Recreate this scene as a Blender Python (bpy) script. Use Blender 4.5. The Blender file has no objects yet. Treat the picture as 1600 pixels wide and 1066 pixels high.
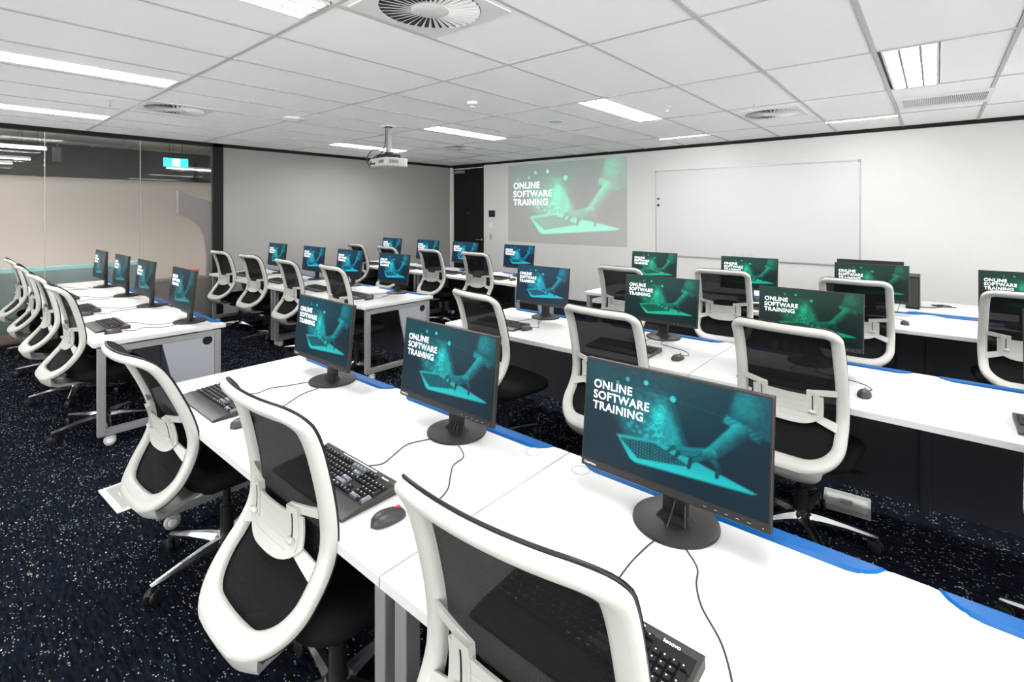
import bpy, bmesh, math, random
import numpy as np
from mathutils import Vector, Matrix

random.seed(4)
scene = bpy.context.scene
COL = scene.collection
R = math.radians

# ------------------------------------------------------------------ camera, world, exposure
CAM_H = 1.62
CEIL = 2.6755
cam_data = bpy.data.cameras.new('camera')
cam_data.sensor_width = 36.0
cam_data.lens = 780.0 / 1600.0 * 36.0
cam_data.shift_y = -(533.0 - 331.8) / 1600.0
cam_data.clip_start = 0.05
cam = bpy.data.objects.new('camera', cam_data)
cam.location = (0, 0, CAM_H)
cam.rotation_euler = (R(90), 0, R(40.3565))
COL.objects.link(cam)
scene.camera = cam

world = bpy.data.worlds.new('world')
scene.world = world
world.use_nodes = True
bgn = world.node_tree.nodes['Background']
bgn.inputs[0].default_value = (1.0, 0.985, 0.97, 1)
bgn.inputs[1].default_value = 4.1

scene.view_settings.view_transform = 'Standard'
scene.view_settings.look = 'None'
scene.view_settings.gamma = 1.0
scene.view_settings.use_curve_mapping = False
scene.view_settings.exposure = 0.93

LIGHT_STRENGTH = 33.0

# ------------------------------------------------------------------ helpers: materials
MATS = {}

def mat(name, col=(0.8, 0.8, 0.8), rough=0.5, metal=0.0, spec=0.5, emit=None, estr=0.0, coat=0.0):
    m = bpy.data.materials.new(name)
    m.use_nodes = True
    b = m.node_tree.nodes['Principled BSDF']
    b.inputs['Base Color'].default_value = (*col, 1)
    b.inputs['Roughness'].default_value = rough
    b.inputs['Metallic'].default_value = metal
    b.inputs['Specular IOR Level'].default_value = spec
    b.inputs['Coat Weight'].default_value = coat
    if emit:
        b.inputs['Emission Color'].default_value = (*emit, 1)
        b.inputs['Emission Strength'].default_value = estr
    MATS[name] = m
    return m

def nodes_of(m):
    return m.node_tree.nodes, m.node_tree.links, m.node_tree.nodes['Principled BSDF']

def add_grain(m, scale=60.0, amount=0.08, bump=0.0, bscale=None, detail=3.0):
    """subtle procedural grain in the base colour plus fine relief"""
    n, l, b = nodes_of(m)
    tc = n.new('ShaderNodeTexCoord')
    no = n.new('ShaderNodeTexNoise')
    no.inputs['Scale'].default_value = scale
    no.inputs['Detail'].default_value = detail
    l.new(tc.outputs['Object'], no.inputs['Vector'])
    base = b.inputs['Base Color'].default_value[:]
    mx = n.new('ShaderNodeMix')
    mx.data_type = 'RGBA'
    mx.inputs['A'].default_value = [c * (1 - amount) for c in base[:3]] + [1]
    mx.inputs['B'].default_value = [min(1, c * (1 + amount)) for c in base[:3]] + [1]
    l.new(no.outputs['Fac'], mx.inputs['Factor'])
    l.new(mx.outputs['Result'], b.inputs['Base Color'])
    if bump:
        nb = n.new('ShaderNodeTexNoise')
        nb.inputs['Scale'].default_value = bscale or scale
        nb.inputs['Detail'].default_value = 2
        l.new(tc.outputs['Object'], nb.inputs['Vector'])
        bp = n.new('ShaderNodeBump')
        bp.inputs['Strength'].default_value = bump
        bp.inputs['Distance'].default_value = 0.002
        l.new(nb.outputs['Fac'], bp.inputs['Height'])
        l.new(bp.outputs['Normal'], b.inputs['Normal'])
    return m

add_grain(mat('white_plastic', (0.43, 0.425, 0.405), 0.42), 30, 0.02)
add_grain(mat('desk_white', (0.53, 0.53, 0.53), 0.5), 8, 0.01)
add_grain(mat('desk_edge', (0.42, 0.42, 0.43), 0.5), 8, 0.01)
add_grain(mat('black_fabric', (0.008, 0.008, 0.009), 0.9, spec=0.12), 300, 0.35, 0.4, 900)
add_grain(mat('black_plastic', (0.010, 0.010, 0.011), 0.45, spec=0.25), 80, 0.15)
add_grain(mat('dark_grey_plastic', (0.032, 0.031, 0.030), 0.38, spec=0.35), 80, 0.1)
add_grain(mat('monitor_plastic', (0.016, 0.015, 0.014), 0.45, spec=0.28), 80, 0.1)
add_grain(mat('key_black', (0.008, 0.008, 0.010), 0.5, spec=0.25), 100, 0.2)
add_grain(mat('key_grey', (0.13, 0.14, 0.18), 0.5), 100, 0.1)
add_grain(mat('chrome', (0.80, 0.81, 0.83), 0.16, 1.0), 20, 0.03)
add_grain(mat('silver_paint', (0.27, 0.27, 0.275), 0.45, 0.35), 60, 0.04)
add_grain(mat('light_grey_panel', (0.30, 0.31, 0.345), 0.55), 40, 0.02)
add_grain(mat('modesty_dark', (0.034, 0.037, 0.046), 0.5, spec=0.3), 40, 0.1)
add_grain(mat('blue_plastic', (0.0, 0.075, 0.26), 0.4, spec=0.12), 30, 0.05)
add_grain(mat('ceiling_board', (0.95, 0.95, 0.95), 0.95, spec=0.1), 90, 0.02, 0.15, 350)
add_grain(mat('t_bar_paint', (0.52, 0.52, 0.52), 0.6), 20, 0.02)
add_grain(mat('wall_paint', (0.63, 0.62, 0.615), 0.85, spec=0.2), 6, 0.015, 0.08, 200)
add_grain(mat('wall_fabric', (0.31, 0.297, 0.29), 0.95, spec=0.1), 220, 0.10, 0.3, 700)
add_grain(mat('black_trim', (0.007, 0.007, 0.008), 0.55, spec=0.2), 40, 0.1)
add_grain(mat('door_black', (0.010, 0.0095, 0.0095), 0.6, spec=0.15), 30, 0.15)
add_grain(mat('jamb_cream', (0.68, 0.66, 0.62), 0.6), 30, 0.03)
add_grain(mat('whiteboard_face', (0.56, 0.56, 0.57), 0.38), 4, 0.01)
add_grain(mat('aluminium', (0.38, 0.38, 0.39), 0.4, 0.7), 50, 0.04)
add_grain(mat('white_metal', (0.82, 0.82, 0.82), 0.45), 30, 0.02)
add_grain(mat('vent_white', (0.74, 0.74, 0.74), 0.5), 30, 0.02)
add_grain(mat('vent_dark', (0.05, 0.05, 0.05), 0.8), 30, 0.1)
add_grain(mat('cable_black', (0.02, 0.02, 0.02), 0.5), 30, 0.1)
add_grain(mat('red_plastic', (0.55, 0.01, 0.02), 0.35), 30, 0.05)
add_grain(mat('purple_plastic', (0.13, 0.05, 0.22), 0.35), 30, 0.05)
add_grain(mat('floor_box_cream', (0.62, 0.55, 0.50), 0.6), 30, 0.05)
add_grain(mat('floor_box_grey', (0.30, 0.29, 0.28), 0.6), 30, 0.08)
add_grain(mat('caster_grey', (0.45, 0.45, 0.46), 0.4), 30, 0.05)
add_grain(mat('corridor_wall', (0.74, 0.68, 0.64), 0.9), 3, 0.05)
add_grain(mat('corridor_dark', (0.07, 0.065, 0.06), 0.85), 3, 0.2)
add_grain(mat('duct_metal', (0.35, 0.32, 0.30), 0.4, 0.7), 8, 0.2)
add_grain(mat('teal_fabric', (0.03, 0.20, 0.225), 0.9), 40, 0.1)
add_grain(mat('slate_fabric', (0.13, 0.14, 0.18), 0.9), 40, 0.1)
add_grain(mat('orange_wood', (0.40, 0.14, 0.05), 0.6), 20, 0.2)
mat('lamp_rib', (0.30, 0.30, 0.30), 0.6)
mat('lamp_diffuser', (0.9, 0.9, 0.9), 0.6, emit=(1.0, 0.985, 0.96), estr=LIGHT_STRENGTH)
mat('corridor_lamp', (0.9, 0.9, 0.9), 0.6, emit=(1.0, 0.93, 0.85), estr=11.0)
mat('washer_diffuser', (0.9, 0.9, 0.9), 0.6, emit=(1.0, 0.985, 0.96), estr=LIGHT_STRENGTH * 1.3)
mat('corridor_panel_lamp', (0.9, 0.9, 0.9), 0.6, emit=(1.0, 0.95, 0.9), estr=30.0)  # glow of the added, unseen corridor panel lights
mat('exit_green', (0.0, 0.5, 0.35), 0.5, emit=(0.0, 0.62, 0.40), estr=1.4)
mat('exit_white', (0.9, 0.9, 0.9), 0.5, emit=(0.8, 1.0, 0.93), estr=1.4)
mat('screen_white', (0.9, 0.9, 0.9), 0.4, emit=(0.92, 0.95, 1.0), estr=0.68)
mat('projected_white', (0.9, 0.9, 0.9), 0.6, emit=(0.85, 1.0, 0.97), estr=0.55)
mat('print_white', (0.8, 0.8, 0.8), 0.5)
mat('print_grey', (0.33, 0.33, 0.34), 0.5)
mat('led_orange', (0.7, 0.3, 0.02), 0.5)

def carpet():
    m = mat('carpet', (0.01, 0.012, 0.018), 0.97, spec=0.0)
    n, l, b = nodes_of(m)
    tc = n.new('ShaderNodeTexCoord')
    mp = n.new('ShaderNodeMapping')
    mp.inputs['Scale'].default_value = (1.0, 1.7, 1.0)
    l.new(tc.outputs['Object'], mp.inputs['Vector'])
    wn = n.new('ShaderNodeTexNoise'); wn.inputs['Scale'].default_value = 60
    l.new(mp.outputs['Vector'], wn.inputs['Vector'])
    va = n.new('ShaderNodeVectorMath'); va.operation = 'SCALE'; va.inputs['Scale'].default_value = 0.022
    l.new(wn.outputs['Color'], va.inputs[0])
    vb = n.new('ShaderNodeVectorMath'); vb.operation = 'ADD'
    l.new(mp.outputs['Vector'], vb.inputs[0]); l.new(va.outputs['Vector'], vb.inputs[1])
    vo = n.new('ShaderNodeTexVoronoi'); vo.inputs['Scale'].default_value = 80
    l.new(vb.outputs['Vector'], vo.inputs['Vector'])
    sp = n.new('ShaderNodeSeparateColor'); l.new(vo.outputs['Color'], sp.inputs['Color'])
    # patchy density
    pn = n.new('ShaderNodeTexNoise'); pn.inputs['Scale'].default_value = 7.0; pn.inputs['Detail'].default_value = 2
    l.new(tc.outputs['Object'], pn.inputs['Vector'])
    th = n.new('ShaderNodeMapRange')
    th.inputs['From Min'].default_value = 0.35; th.inputs['From Max'].default_value = 0.65
    th.inputs['To Min'].default_value = 0.975; th.inputs['To Max'].default_value = 0.74
    l.new(pn.outputs['Fac'], th.inputs['Value'])
    gt = n.new('ShaderNodeMath'); gt.operation = 'GREATER_THAN'
    l.new(sp.outputs['Red'], gt.inputs[0]); l.new(th.outputs['Result'], gt.inputs[1])
    near = n.new('ShaderNodeMath'); near.operation = 'LESS_THAN'; near.inputs[1].default_value = 0.36
    l.new(vo.outputs['Distance'], near.inputs[0])
    fl = n.new('ShaderNodeMath'); fl.operation = 'MULTIPLY'
    l.new(gt.outputs[0], fl.inputs[0]); l.new(near.outputs[0], fl.inputs[1])
    ramp = n.new('ShaderNodeValToRGB')
    ramp.color_ramp.elements[0].color = (0.10, 0.14, 0.20, 1)
    ramp.color_ramp.elements[1].color = (0.58, 0.52, 0.40, 1)
    e = ramp.color_ramp.elements.new(0.45); e.color = (0.28, 0.28, 0.26, 1)
    l.new(sp.outputs['Green'], ramp.inputs['Fac'])
    # dark ground with streaks
    dn = n.new('ShaderNodeTexNoise'); dn.inputs['Scale'].default_value = 22; dn.inputs['Detail'].default_value = 4
    mp2 = n.new('ShaderNodeMapping'); mp2.inputs['Scale'].default_value = (0.7, 3.5, 1.0)
    l.new(tc.outputs['Object'], mp2.inputs['Vector']); l.new(mp2.outputs['Vector'], dn.inputs['Vector'])
    dr = n.new('ShaderNodeValToRGB')
    dr.color_ramp.elements[0].position = 0.35; dr.color_ramp.elements[0].color = (0.003, 0.0034, 0.0045, 1)
    dr.color_ramp.elements[1].position = 0.68; dr.color_ramp.elements[1].color = (0.010, 0.0135, 0.022, 1)
    l.new(dn.outputs['Fac'], dr.inputs['Fac'])
    mx = n.new('ShaderNodeMix'); mx.data_type = 'RGBA'
    l.new(fl.outputs[0], mx.inputs['Factor'])
    l.new(dr.outputs['Color'], mx.inputs['A']); l.new(ramp.outputs['Color'], mx.inputs['B'])
    l.new(mx.outputs['Result'], b.inputs['Base Color'])
    bn = n.new('ShaderNodeTexNoise'); bn.inputs['Scale'].default_value = 160; bn.inputs['Detail'].default_value = 2
    l.new(tc.outputs['Object'], bn.inputs['Vector'])
    bp = n.new('ShaderNodeBump'); bp.inputs['Strength'].default_value = 0.8; bp.inputs['Distance'].default_value = 0.004
    l.new(bn.outputs['Fac'], bp.inputs['Height']); l.new(bp.outputs['Normal'], b.inputs['Normal'])
carpet()

def mesh_fabric():
    m = mat('mesh_fabric', (0.006, 0.006, 0.007), 0.85, spec=0.12)
    n, l, b = nodes_of(m)
    tc = n.new('ShaderNodeTexCoord')
    w1 = n.new('ShaderNodeTexWave'); w1.wave_type = 'BANDS'; w1.bands_direction = 'X'
    w1.inputs['Scale'].default_value = 130
    w2 = n.new('ShaderNodeTexWave'); w2.wave_type = 'BANDS'; w2.bands_direction = 'Z'
    w2.inputs['Scale'].default_value = 90
    l.new(tc.outputs['Object'], w1.inputs['Vector']); l.new(tc.outputs['Object'], w2.inputs['Vector'])
    mu = n.new('ShaderNodeMath'); mu.operation = 'MULTIPLY'
    l.new(w1.outputs['Fac'], mu.inputs[0]); l.new(w2.outputs['Fac'], mu.inputs[1])
    mr = n.new('ShaderNodeMapRange')
    mr.inputs['To Min'].default_value = 0.0; mr.inputs['To Max'].default_value = 0.14
    l.new(mu.outputs[0], mr.inputs['Value'])
    tr = n.new('ShaderNodeBsdfTransparent')
    ms = n.new('ShaderNodeMixShader')
    l.new(mr.outputs['Result'], ms.inputs['Fac'])
    l.new(b.outputs['BSDF'], ms.inputs[1]); l.new(tr.outputs['BSDF'], ms.inputs[2])
    l.new(ms.outputs['Shader'], n['Material Output'].inputs['Surface'])
mesh_fabric()

def glass_mats():
    m = mat('clear_glass', (0.9, 0.9, 0.9), 0.02)
    n, l, b = nodes_of(m)
    tr = n.new('ShaderNodeBsdfTransparent'); tr.inputs[0].default_value = (0.93, 0.95, 0.94, 1)
    gl = n.new('ShaderNodeBsdfGlossy'); gl.inputs['Roughness'].default_value = 0.015
    fr = n.new('ShaderNodeFresnel'); fr.inputs['IOR'].default_value = 1.5
    ms = n.new('ShaderNodeMixShader')
    l.new(fr.outputs[0], ms.inputs['Fac']); l.new(tr.outputs[0], ms.inputs[1]); l.new(gl.outputs[0], ms.inputs[2])
    l.new(ms.outputs[0], n['Material Output'].inputs['Surface'])
    n.remove(b)
    m = mat('frosted_glass', (0.70, 0.66, 0.63), 0.5)
    n, l, b = nodes_of(m)
    no = n.new('ShaderNodeTexNoise'); no.inputs['Scale'].default_value = 180
    tc = n.new('ShaderNodeTexCoord'); l.new(tc.outputs['Object'], no.inputs['Vector'])
    rr = n.new('ShaderNodeMapRange'); rr.inputs['To Min'].default_value = 0.20; rr.inputs['To Max'].default_value = 0.26
    l.new(no.outputs['Fac'], rr.inputs['Value'])
    rf = n.new('ShaderNodeBsdfRefraction'); rf.inputs['IOR'].default_value = 1.25
    rf.inputs['Color'].default_value = (0.92, 0.90, 0.88, 1)
    l.new(rr.outputs['Result'], rf.inputs['Roughness'])
    ms = n.new('ShaderNodeMixShader'); ms.inputs['Fac'].default_value = 0.84
    l.new(b.outputs[0], ms.inputs[1]); l.new(rf.outputs[0], ms.inputs[2])
    l.new(ms.outputs[0], n['Material Output'].inputs['Surface'])
glass_mats()

def picture_material(name, base, estr, rough, tint_by_object=True):
    """flat picture stored as a colour attribute on a fine grid; tint is a per-object property of the panel"""
    m = mat(name, base, rough)
    n, l, b = nodes_of(m)
    at = n.new('ShaderNodeAttribute'); at.attribute_name = 'picture'
    b.inputs['Specular IOR Level'].default_value = 0.11
    l.new(at.outputs['Color'], b.inputs['Emission Color'])
    b.inputs['Emission Strength'].default_value = estr
    if tint_by_object:
        ti = n.new('ShaderNodeAttribute'); ti.attribute_type = 'OBJECT'; ti.attribute_name = 'tint'
        mx = n.new('ShaderNodeMix'); mx.data_type = 'RGBA'; mx.blend_type = 'MULTIPLY'
        mx.inputs['Factor'].default_value = 1.0
        l.new(at.outputs['Color'], mx.inputs['A']); l.new(ti.outputs['Color'], mx.inputs['B'])
        l.new(mx.outputs['Result'], b.inputs['Emission Color'])
picture_material('screen_picture', (0.004, 0.005, 0.006), 0.80, 0.30)
picture_material('projected_picture', (0.45, 0.44, 0.435), 0.90, 0.85, False)

# ------------------------------------------------------------------ helpers: meshes
class MB:
    def __init__(self):
        self.v = []; self.f = []
    def add(self, verts, faces):
        o = len(self.v)
        self.v += [tuple(p) for p in verts]
        self.f += [tuple(i + o for i in f) for f in faces]
        return self
    def box(self, x0, x1, y0, y1, z0, z1):
        vs = [(x0, y0, z0), (x1, y0, z0), (x1, y1, z0), (x0, y1, z0), (x0, y0, z1), (x1, y0, z1), (x1, y1, z1), (x0, y1, z1)]
        return self.add(vs, [(0, 3, 2, 1), (4, 5, 6, 7), (0, 1, 5, 4), (1, 2, 6, 5), (2, 3, 7, 6), (3, 0, 4, 7)])
    def prism(self, poly, a0, a1, axis='z', cham=0.0):
        """extrude a CCW polygon; axis z: (x,y)->z, axis x: (y,z)->x, axis y: (x,z)->y"""
        def P(p, a):
            if axis == 'z': return (p[0], p[1], a)
            if axis == 'x': return (a, p[0], p[1])
            return (p[0], a, p[1])
        n = len(poly)
        flip = axis == 'y'
        if a1 < a0: a0, a1 = a1, a0
        if cham:
            inn = inset_poly(poly, cham)
            rings = [(inn, a0), (poly, a0 + cham), (poly, a1 - cham), (inn, a1)]
        else:
            rings = [(poly, a0), (poly, a1)]
        vs = []; fs = []
        for pl, a in rings: vs += [P(p, a) for p in pl]
        for k in range(len(rings) - 1):
            for i in range(n):
                j = (i + 1) % n
                fs.append((k * n + i, k * n + j, (k + 1) * n + j, (k + 1) * n + i))
        fs.append(tuple(range(n))[::-1])
        t = (len(rings) - 1) * n
        fs.append(tuple(range(t, t + n)))
        if flip: fs = [f[::-1] for f in fs]
        return self.add(vs, fs)
    def tube(self, pts, r, n=8, cap=True, radii=None):
        pts = [Vector(p) for p in pts]
        vs = []; fs = []
        up = None
        for i, p in enumerate(pts):
            t = (pts[min(i + 1, len(pts) - 1)] - pts[max(i - 1, 0)]).normalized()
            if up is None:
                up = Vector((0, 0, 1)) if abs(t.z) < 0.9 else Vector((1, 0, 0))
            a = t.cross(up).normalized(); b = a.cross(t).normalized(); up = b
            rr = radii[i] if radii else r
            for k in range(n):
                th = 2 * math.pi * k / n
                vs.append(p + (a * math.cos(th) + b * math.sin(th)) * rr)
        for i in range(len(pts) - 1):
            for k in range(n):
                j = (k + 1) % n
                fs.append((i * n + k, i * n + j, (i + 1) * n + j, (i + 1) * n + k))
        if cap:
            fs.append(tuple(range(n))[::-1]); m = (len(pts) - 1) * n; fs.append(tuple(range(m, m + n)))
        fs = [f[::-1] for f in fs]
        return self.add(vs, fs)
    def lathe(self, prof, n=24, c=(0, 0, 0), axis='z'):
        """prof: list of (r, h) from bottom to top"""
        vs = []; fs = []
        for r, h in prof:
            for k in range(n):
                th = 2 * math.pi * k / n
                a, b = r * math.cos(th), r * math.sin(th)
                if axis == 'z': p = (a, b, h)
                elif axis == 'x': p = (h, a, b)
                else: p = (b, h, a)
                vs.append((p[0] + c[0], p[1] + c[1], p[2] + c[2]))
        for i in range(len(prof) - 1):
            for k in range(n):
                j = (k + 1) % n
                fs.append((i * n + k, i * n + j, (i + 1) * n + j, (i + 1) * n + k))
        fs.append(tuple(range(n))[::-1]); m = (len(prof) - 1) * n; fs.append(tuple(range(m, m + n)))
        return self.add(vs, fs)
    def rings(self, rings, close_ends=True):
        """loft a list of equal-length closed rings"""
        n = len(rings[0]); vs = [p for r in rings for p in r]; fs = []
        for i in range(len(rings) - 1):
            for k in range(n):
                j = (k + 1) % n
                fs.append((i * n + k, i * n + j, (i + 1) * n + j, (i + 1) * n + k))
        if close_ends:
            fs.append(tuple(range(n))[::-1]); m = (len(rings) - 1) * n; fs.append(tuple(range(m, m + n)))
        return self.add(vs, fs)
    def mesh(self, name, material, smooth=None, bevel=0.0):
        me = bpy.data.meshes.new(name)
        me.from_pydata(self.v, [], self.f)
        bm = bmesh.new(); bm.from_mesh(me)
        bmesh.ops.recalc_face_normals(bm, faces=bm.faces)
        if bevel:
            es = [e for e in bm.edges if e.calc_face_angle(0) > 0.6]
            bmesh.ops.bevel(bm, geom=es, offset=bevel, segments=2, profile=0.5, affect='EDGES')
        bm.to_mesh(me); bm.free()
        if smooth:
            for p in me.polygons: p.use_smooth = True
            me.set_sharp_from_angle(angle=R(smooth))
        me.materials.append(MATS[material])
        return me

def inset_poly(poly, d):
    n = len(poly); out = []
    for i in range(n):
        p0 = Vector(poly[i - 1]); p = Vector(poly[i]); p1 = Vector(poly[(i + 1) % n])
        e0 = (p - p0); e1 = (p1 - p)
        if e0.length < 1e-9: e0 = e1
        if e1.length < 1e-9: e1 = e0
        e0.normalize(); e1.normalize()
        n0 = Vector((-e0.y, e0.x)); n1 = Vector((-e1.y, e1.x))
        b = n0 + n1
        b = b / max(0.3, b.length_squared) * 2 if b.length > 1e-6 else n0
        out.append((p.x + b.x * d, p.y + b.y * d))
    return out

def rrect(w, d, r, k=5, cx=0, cy=0):
    """CCW rounded rectangle"""
    pts = []
    for sx, sy, a0 in ((1, -1, -90), (1, 1, 0), (-1, 1, 90), (-1, -1, 180)):
        for i in range(k + 1):
            a = R(a0 + 90 * i / k)
            pts.append((cx + sx * (w / 2 - r) + r * math.cos(a), cy + sy * (d / 2 - r) + r * math.sin(a)))
    return pts

def B(x0, x1, y0, y1, z0, z1): return MB().box(x0, x1, y0, y1, z0, z1)

def smooth_path(pts, n=8):
    """Catmull-Rom through points"""
    P = [np.array(p, float) for p in pts]
    P = [2 * P[0] - P[1]] + P + [2 * P[-1] - P[-2]]
    out = []
    for i in range(1, len(P) - 2):
        for k in range(n):
            t = k / n
            out.append(0.5 * ((2 * P[i]) + (-P[i - 1] + P[i + 1]) * t + (2 * P[i - 1] - 5 * P[i] + 4 * P[i + 1] - P[i + 2]) * t * t
                              + (-P[i - 1] + 3 * P[i] - 3 * P[i + 1] + P[i + 2]) * t ** 3))
    out.append(P[-2])
    return out

FONT_CACHE = {}
def text_mesh(txt, size, material, offset=0.0, line=1.0, extrude=0.0, align='LEFT', name='lettering', spacing=1.0):
    cu = bpy.data.curves.new('lettering', 'FONT')
    cu.body = txt; cu.size = size; cu.offset = offset; cu.space_line = line; cu.extrude = extrude; cu.align_x = align
    cu.resolution_u = 6; cu.space_character = spacing
    ob = bpy.data.objects.new('lettering_tmp', cu); COL.objects.link(ob)
    bpy.context.view_layer.update()
    me = bpy.data.meshes.new_from_object(ob.evaluated_get(bpy.context.evaluated_depsgraph_get()))
    bpy.data.objects.remove(ob); bpy.data.curves.remove(cu)
    me.name = name
    me.materials.clear(); me.materials.append(MATS[material])
    return me

# ------------------------------------------------------------------ helpers: objects
def link(o, parent=None):
    COL.objects.link(o)
    if parent is not None: o.parent = parent
    return o

def obj(name, me, parent=None, loc=(0, 0, 0), rot=(0, 0, 0)):
    o = bpy.data.objects.new(name, me)
    o.location = loc; o.rotation_euler = rot
    return link(o, parent)

def thing(name, label, cat, loc=(0, 0, 0), rz=0.0, group=None):
    o = bpy.data.objects.new(name, None)
    o.empty_display_size = 0.1
    o.location = loc; o.rotation_euler = (0, 0, rz)
    return tag(link(o), label, cat, group)

def tag(o, label, cat, group=None):
    o['label'] = label; o['category'] = cat
    if group: o['group'] = group
    return o

def struct(name, me, label=None):
    o = obj(name, me)
    o['kind'] = 'structure'
    if label: o['label'] = label
    return o

ORD = ['first', 'second', 'third', 'fourth']

# ================================================================== THE ROOM
XL, XR, YB, YF = -8.43, 3.2, -2.2, 7.77     # left partition, right wall, wall behind camera, board wall

struct('floor', B(XL - 0.06, XR, YB, YF, -0.06, 0).mesh('floor', 'carpet'), 'dark navy speckled loop carpet')

# --- board wall, with door opening at its left end
DX0, DX1, DZ = -8.36, -7.395, 2.60
wb = MB()
wb.box(DX1, XR, YF, YF + 0.12, 0, CEIL - 0.045)
struct('wall_front', wb.mesh('wall_front', 'wall_paint'), 'white painted wall with whiteboard and projection')
struct('trim_1', B(XL, XR, YF - 0.012, YF + 0.12, CEIL - 0.045, CEIL + 0.02).mesh('trim', 'black_trim'), 'black shadow line trim above the white wall')
struct('trim_2', B(XL, DX0, YF - 0.03, YF + 0.12, 0, CEIL - 0.045).mesh('trim', 'jamb_cream', bevel=0.003), 'cream door jamb strip in the far corner')

# door
door = struct('door_1', B(DX0 + 0.006, DX1 - 0.006, YF + 0.02, YF + 0.065, 0.008, DZ - 0.01).mesh('door', 'door_black', bevel=0.002), 'black full-height door in the far corner')
obj('door_closer', B(DX0 + 0.05, DX0 + 0.36, YF - 0.03, YF + 0.02, DZ - 0.11, DZ - 0.05).mesh('door_closer', 'silver_paint', bevel=0.004), door)
obj('closer_arm', B(DX0 + 0.10, DX0 + 0.56, YF - 0.03, YF + 0.0, DZ - 0.035, DZ - 0.015).mesh('closer_arm', 'silver_paint', bevel=0.003), door)
hm = MB(); hm.lathe([(0.022, 0), (0.022, 0.008)], 16, (DX1 - 0.08, YF + 0.012, 1.03), 'y'); hm.tube([(DX1 - 0.08, YF + 0.012, 1.03), (DX1 - 0.08, YF - 0.035, 1.03), (DX1 - 0.21, YF - 0.035, 1.03)], 0.009)
obj('door_handle', hm.mesh('door_handle', 'chrome', 40), door)
obj('door_frame', B(DX0, DX1, YF + 0.0, YF + 0.12, DZ, CEIL - 0.045).mesh('door_frame', 'door_black'), door)
obj('door_viewer', MB().lathe([(0.012, 0), (0.012, 0.01)], 12, ((DX0 + DX1) / 2, YF + 0.01, 1.60), 'y').mesh('door_viewer', 'chrome'), door)

# --- grey fabric part of the left wall
wl = struct('wall_left', B(XL - 0.10, XL, 3.0, YF + 0.12, 0, CEIL - 0.04).mesh('wall_left', 'wall_fabric'), 'grey fabric-covered operable wall')
struct('trim_3', B(XL - 0.10, XL + 0.012, 2.86, 3.0, 0, CEIL).mesh('trim', 'black_trim', bevel=0.003), 'black post between glass partition and grey wall')
struct('trim_4', B(XL - 0.10, XL + 0.012, YB, YF, CEIL - 0.05, CEIL + 0.02).mesh('trim', 'black_trim'), 'black head track above the glass partition')

# --- glass partition: panes with frosted film below 2.07 m
gw = struct('window_1', B(XL - 0.07, XL - 0.01, YB, 2.86, 0, 0.035).mesh('glass_sill', 'black_trim'), 'floor-to-ceiling glass partition with frosted lower film')
joints = [YB, -1.0, -0.02, 0.97, 1.95, 2.86]
for a, b_ in zip(joints[:-1], joints[1:]):
    obj('clear_pane', B(XL - 0.046, XL - 0.034, a + 0.004, b_ - 0.004, 2.068, CEIL - 0.05).mesh('clear_pane', 'clear_glass'), gw)
    obj('frosted_pane', B(XL - 0.046, XL - 0.034, a + 0.004, b_ - 0.004, 0.035, 2.066).mesh('frosted_pane', 'frosted_glass'), gw)
for y in joints[1:-1]:
    obj('joint_strip', B(XL - 0.048, XL - 0.030, y - 0.003, y + 0.003, 0.035, CEIL - 0.05).mesh('joint_strip', 'aluminium'), gw)

# --- unseen right and back walls; windows added so daylight reaches ceiling and chair backs
def added_window_wall(name, first, along, spans, fixed, length0, length1, lab):
    """wall with tall windows; along = 'x' or 'y' is the direction of the wall"""
    def bx(m, a, b_, z0, z1, t0=0.0, t1=0.15):
        if along == 'y': m.box(fixed + t0, fixed + t1, a, b_, z0, z1)
        else: m.box(a, b_, fixed - t1, fixed - t0, z0, z1)
        return m
    w = MB(); Z0, Z1 = 0.12, 2.56
    bx(w, length0, length1, 0, Z0); bx(w, length0, length1, Z1, CEIL + 0.02)
    edges = [length0] + [e for sp in spans for e in sp] + [length1]
    for i in range(0, len(edges), 2): bx(w, edges[i], edges[i + 1], Z0, Z1)
    struct(name, w.mesh(name, 'wall_paint'), lab)
    for k, (a, b_) in enumerate(spans):
        f = MB()
        bx(f, a, b_, Z0, Z0 + 0.06, 0.05, 0.11); bx(f, a, b_, Z1 - 0.06, Z1, 0.05, 0.11)
        for y in (a, (a + b_) / 2 - 0.03, b_ - 0.06): bx(f, y, y + 0.06, Z0 + 0.06, Z1 - 0.06, 0.05, 0.11)
        wo = struct('window_%d' % (first + k), f.mesh('window_frame', 'black_trim'), 'tall black framed window')
        obj('pane', bx(MB(), a + 0.03, b_ - 0.03, Z0 + 0.03, Z1 - 0.03, 0.075, 0.081).mesh('pane', 'clear_glass'), wo)
        pl = bpy.data.lights.new('window_portal', 'AREA'); pl.shape = 'RECTANGLE'
        pl.size = b_ - a; pl.size_y = Z1 - Z0; pl.cycles.is_portal = True
        po = bpy.data.objects.new('window_portal', pl); COL.objects.link(po)
        mid = (a + b_) / 2
        if along == 'y': po.location = (fixed + 0.12, mid, (Z0 + Z1) / 2); po.rotation_euler = (R(90), 0, R(90))
        else: po.location = (mid, fixed - 0.12, (Z0 + Z1) / 2); po.rotation_euler = (R(90), 0, R(180))
added_window_wall('wall_right', 2, 'y', ((-2.0, 1.0), (1.3, 4.3), (4.6, 7.4)), XR, YB, YF + 0.12, 'white window wall on the right')
added_window_wall('wall_back', 5, 'x', ((-8.2, -5.5), (-5.2, -2.5), (-2.2, 0.4), (0.7, 3.0)), YB, XL - 0.1, XR + 0.15, 'white window wall behind the camera')

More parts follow.
